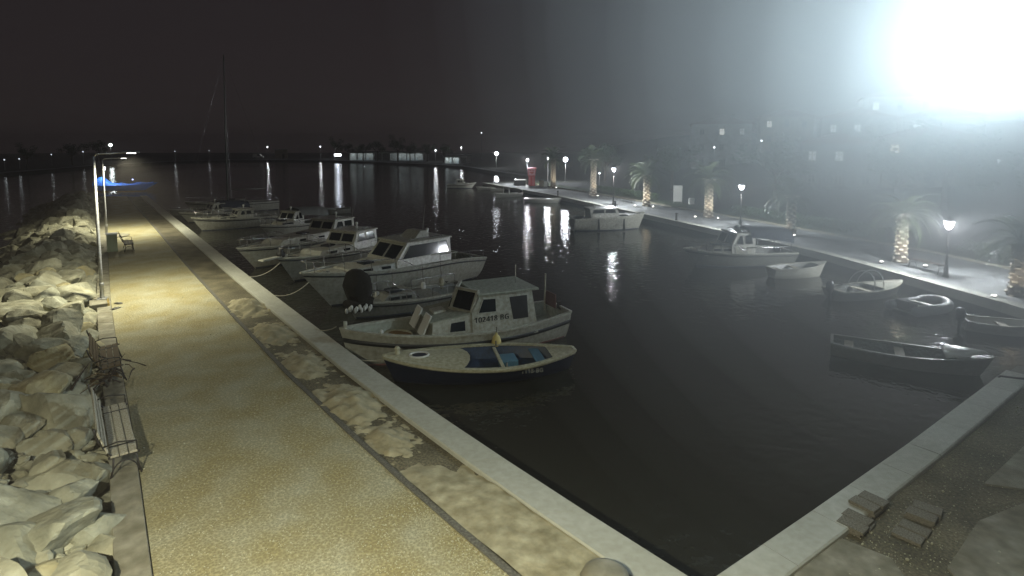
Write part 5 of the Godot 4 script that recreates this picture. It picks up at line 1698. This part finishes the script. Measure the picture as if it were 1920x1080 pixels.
	for q in [[-57.5, -222.0, 7.0], [-51.5, -220.0, 8.0], [-43.0, -216.0, 9.0], [-38.0, -214.0, 7.5], [-31.0, -210.0, 7.0], [-66.0, -232.0, 7.0], [-84.0, -275.0, 9.0], [-24.0, -202.0, 7.0], [-135.0, -176.0, 7.0], [-144.0, -200.0, 8.0], [-127.0, -150.0, 6.0]]:
		var names := ["second from the left before the long building", "third from the left before the long building", "tallest before the long building", "before the long building's right third", "at the long building's right end", "at the long building's left end", "behind the white light box", "left of the small kiosk", "near the left shore lamps", "behind the pier lamp posts on the far shore", "at the left picture edge on the far shore"]
		tree("dark tree %s" % names[i], P(q[0], 0, q[1]), q[2], q[2] * 0.8, "trees on the far shore", i + 3)
		i += 1

func van(label: String, at: Vector3, turn: float) -> void:
	var t := thing("parked_van", label, "van", at, turn)
	part(t, "body", Shape.new().prism([Vector2(-2.2, 0.4), Vector2(2.2, 0.4), Vector2(2.25, 1.0), Vector2(1.4, 1.25), Vector2(0.9, 2.0), Vector2(-2.15, 2.05), Vector2(-2.25, 1.0)], -0.9, 0.9), M.white_plastic)
	for x in [-1.4, 1.4]:
		for z in [-0.85, 0.85]:
			var w := part(t, "wheel", Shape.new(true).lathe([[0.1, -0.1], [0.33, -0.1], [0.34, 0.0], [0.33, 0.1], [0.1, 0.1]], 14), M.black)
			w.position = Vector3(x, 0.34, z)
			w.rotation.x = PI / 2
	for sz in [-1.0, 1.0]:
		part(t, "window", Shape.new().prism([Vector2(-0.1, 1.25), Vector2(1.2, 1.25), Vector2(0.85, 1.85), Vector2(-0.1, 1.88)], sz * 0.9, sz * 0.92), M.tinted)
	for z in [-0.6, 0.6]:
		part(t, "headlight", Shape.new().box(Vector3(2.26, 0.8, z), Vector3(0.06, 0.2, 0.3)), M.white_plastic)

func floodlight() -> void:
	# the strong harbour floodlight on a tall post whose shaft stands just outside the picture
	var t := thing("floodlight", "blinding white floodlight on a tall post at the upper right", "floodlight", P(17.0, 0.0, -13.6), 0.0)
	part(t, "post", Shape.new(true).tube([Vector3(0, 0, 0), Vector3(0, 9.0, 0)], 0.11, 10, 0.08), M.galvanised)
	part(t, "bracket", Shape.new(true).tube([Vector3(0, 8.7, 0), Vector3(-1.6, 8.75, -0.2), Vector3(-3.3, 8.6, -0.35)], 0.05, 8), M.galvanised)
	var at := Vector3(-3.5, 8.3, -0.4)
	var aim := Vector3(-0.8, -0.1, 0.6).normalized()
	var b := Basis.looking_at(aim, Vector3.UP)
	part(t, "housing", Shape.new().block(at - aim * 0.14, Vector3(0.72, 0.6, 0.2), 0.03, b), M.galvanised)
	part(t, "lamp_face", Shape.new().box(at + aim * 0.0, Vector3(0.62, 0.5, 0.03), b), M.lamp_flood)
	part(t, "added_visor", Shape.new().box(at + aim * 0.26 + b * Vector3(0, -0.3, 0), Vector3(0.74, 0.03, 0.62), b), M.galvanised)  # shield added to keep the lamp reflection off the water
	spot(t, "lamp_light", at + aim * 0.06, Vector3(-0.75, 0.5, 0.4), 86.0, 300.0, Color(0.7, 0.9, 1.0), 0.25, 0.6)
	# haze shells added round it to imitate lens glare, thinning outwards
	var centre := t.position + at
	var words := ["densest haze added close round the floodlight to imitate lens glare", "bright added haze just outside the dense core, imitating lens glare", "added glare haze round the floodlight reaching down its post", "thinning added glare haze round the floodlight over the quay corner", "thin added glare haze over the right quay and its boats", "faint added glare haze spreading over the promenade boats", "faint added glare haze in front of the hillside", "faintest wide added glare haze over the right half of the harbour", "hardly visible added glare haze over the middle of the basin", "outermost added glare haze reaching towards the pier boats"]
	var k := 0
	for q in [[4.5, 0.022, 1.0, 1.0], [6.5, 0.022, 1.04, 0.98], [8.4, 0.014, 1.0, 1.04], [10.0, 0.011, 1.05, 0.98], [11.4, 0.0085, 1.02, 1.05], [12.7, 0.007, 1.06, 1.0], [13.9, 0.0055, 1.02, 1.05], [15.0, 0.004, 1.05, 1.02], [16.1, 0.0026, 1.03, 1.03], [17.2, 0.0014, 1.03, 1.0]]:
		var f := FogVolume.new()
		f.name = numbered("glare_haze")
		f.shape = RenderingServer.FOG_VOLUME_SHAPE_ELLIPSOID
		f.size = Vector3(q[0] * q[2], q[0] * q[3], q[0]) * 2.0
		var m := FogMaterial.new()
		m.density = q[1]
		m.albedo = Color(1, 1, 1)
		f.material = m
		f.position = centre + Vector3(0.1, 0.2, 0.0) * maxf(0.0, q[0] - 5.0)
		f.set_meta("label", words[k])
		f.set_meta("category", "glare_haze")
		f.set_meta("kind", "stuff")
		add_child(f)
		k += 1

# ---------------------------------------------------------------- the scene
func _ready() -> void:
	rng.seed = 20
	var cam := Camera3D.new()
	cam.name = "camera"
	cam.projection = Camera3D.PROJECTION_FRUSTUM
	cam.near = 0.1
	cam.size = 0.1 * 1080.0 / 1079.5
	cam.frustum_offset = Vector2(0, -0.1 * 173.6 / 1079.5)
	cam.far = 3000.0
	add_child(cam)
	cam.position = P(0, 6.167, 0.99)
	cam.rotation = Vector3(-deg_to_rad(5.0), 0, 0)
	cam.current = true
	var e := Environment.new()
	e.background_mode = Environment.BG_SKY
	var sky := Sky.new()
	var sm := ProceduralSkyMaterial.new()
	sm.sky_top_color = Color(0.0098, 0.0076, 0.0094).linear_to_srgb()
	sm.sky_horizon_color = Color(0.0112, 0.0086, 0.0084).linear_to_srgb()
	sm.ground_horizon_color = Color(0.01, 0.008, 0.008).linear_to_srgb()
	sm.ground_bottom_color = Color(0.006, 0.006, 0.006).linear_to_srgb()
	sm.sky_curve = 0.25
	sm.sun_angle_max = 0.0
	sky.sky_material = sm
	e.sky = sky
	e.tonemap_mode = Environment.TONE_MAPPER_LINEAR
	e.tonemap_exposure = 1.6
	e.sdfgi_enabled = true
	e.ssao_enabled = true
	e.ssil_enabled = true
	e.fog_enabled = true
	e.fog_density = 0.0008  # thin haze added to lift the dark water, imitating lens veil
	e.fog_light_color = Color(1.0, 0.97, 0.95)
	e.volumetric_fog_enabled = true
	e.volumetric_fog_density = 0.0
	var we := WorldEnvironment.new()
	we.name = "environment"
	we.environment = e
	add_child(we)
	materials()
	floodlight()
	pier()
	right_quay()
	breakwater()
	shore()
	town()
	boats()
	small_things()
	promenade_things()
	heaps()
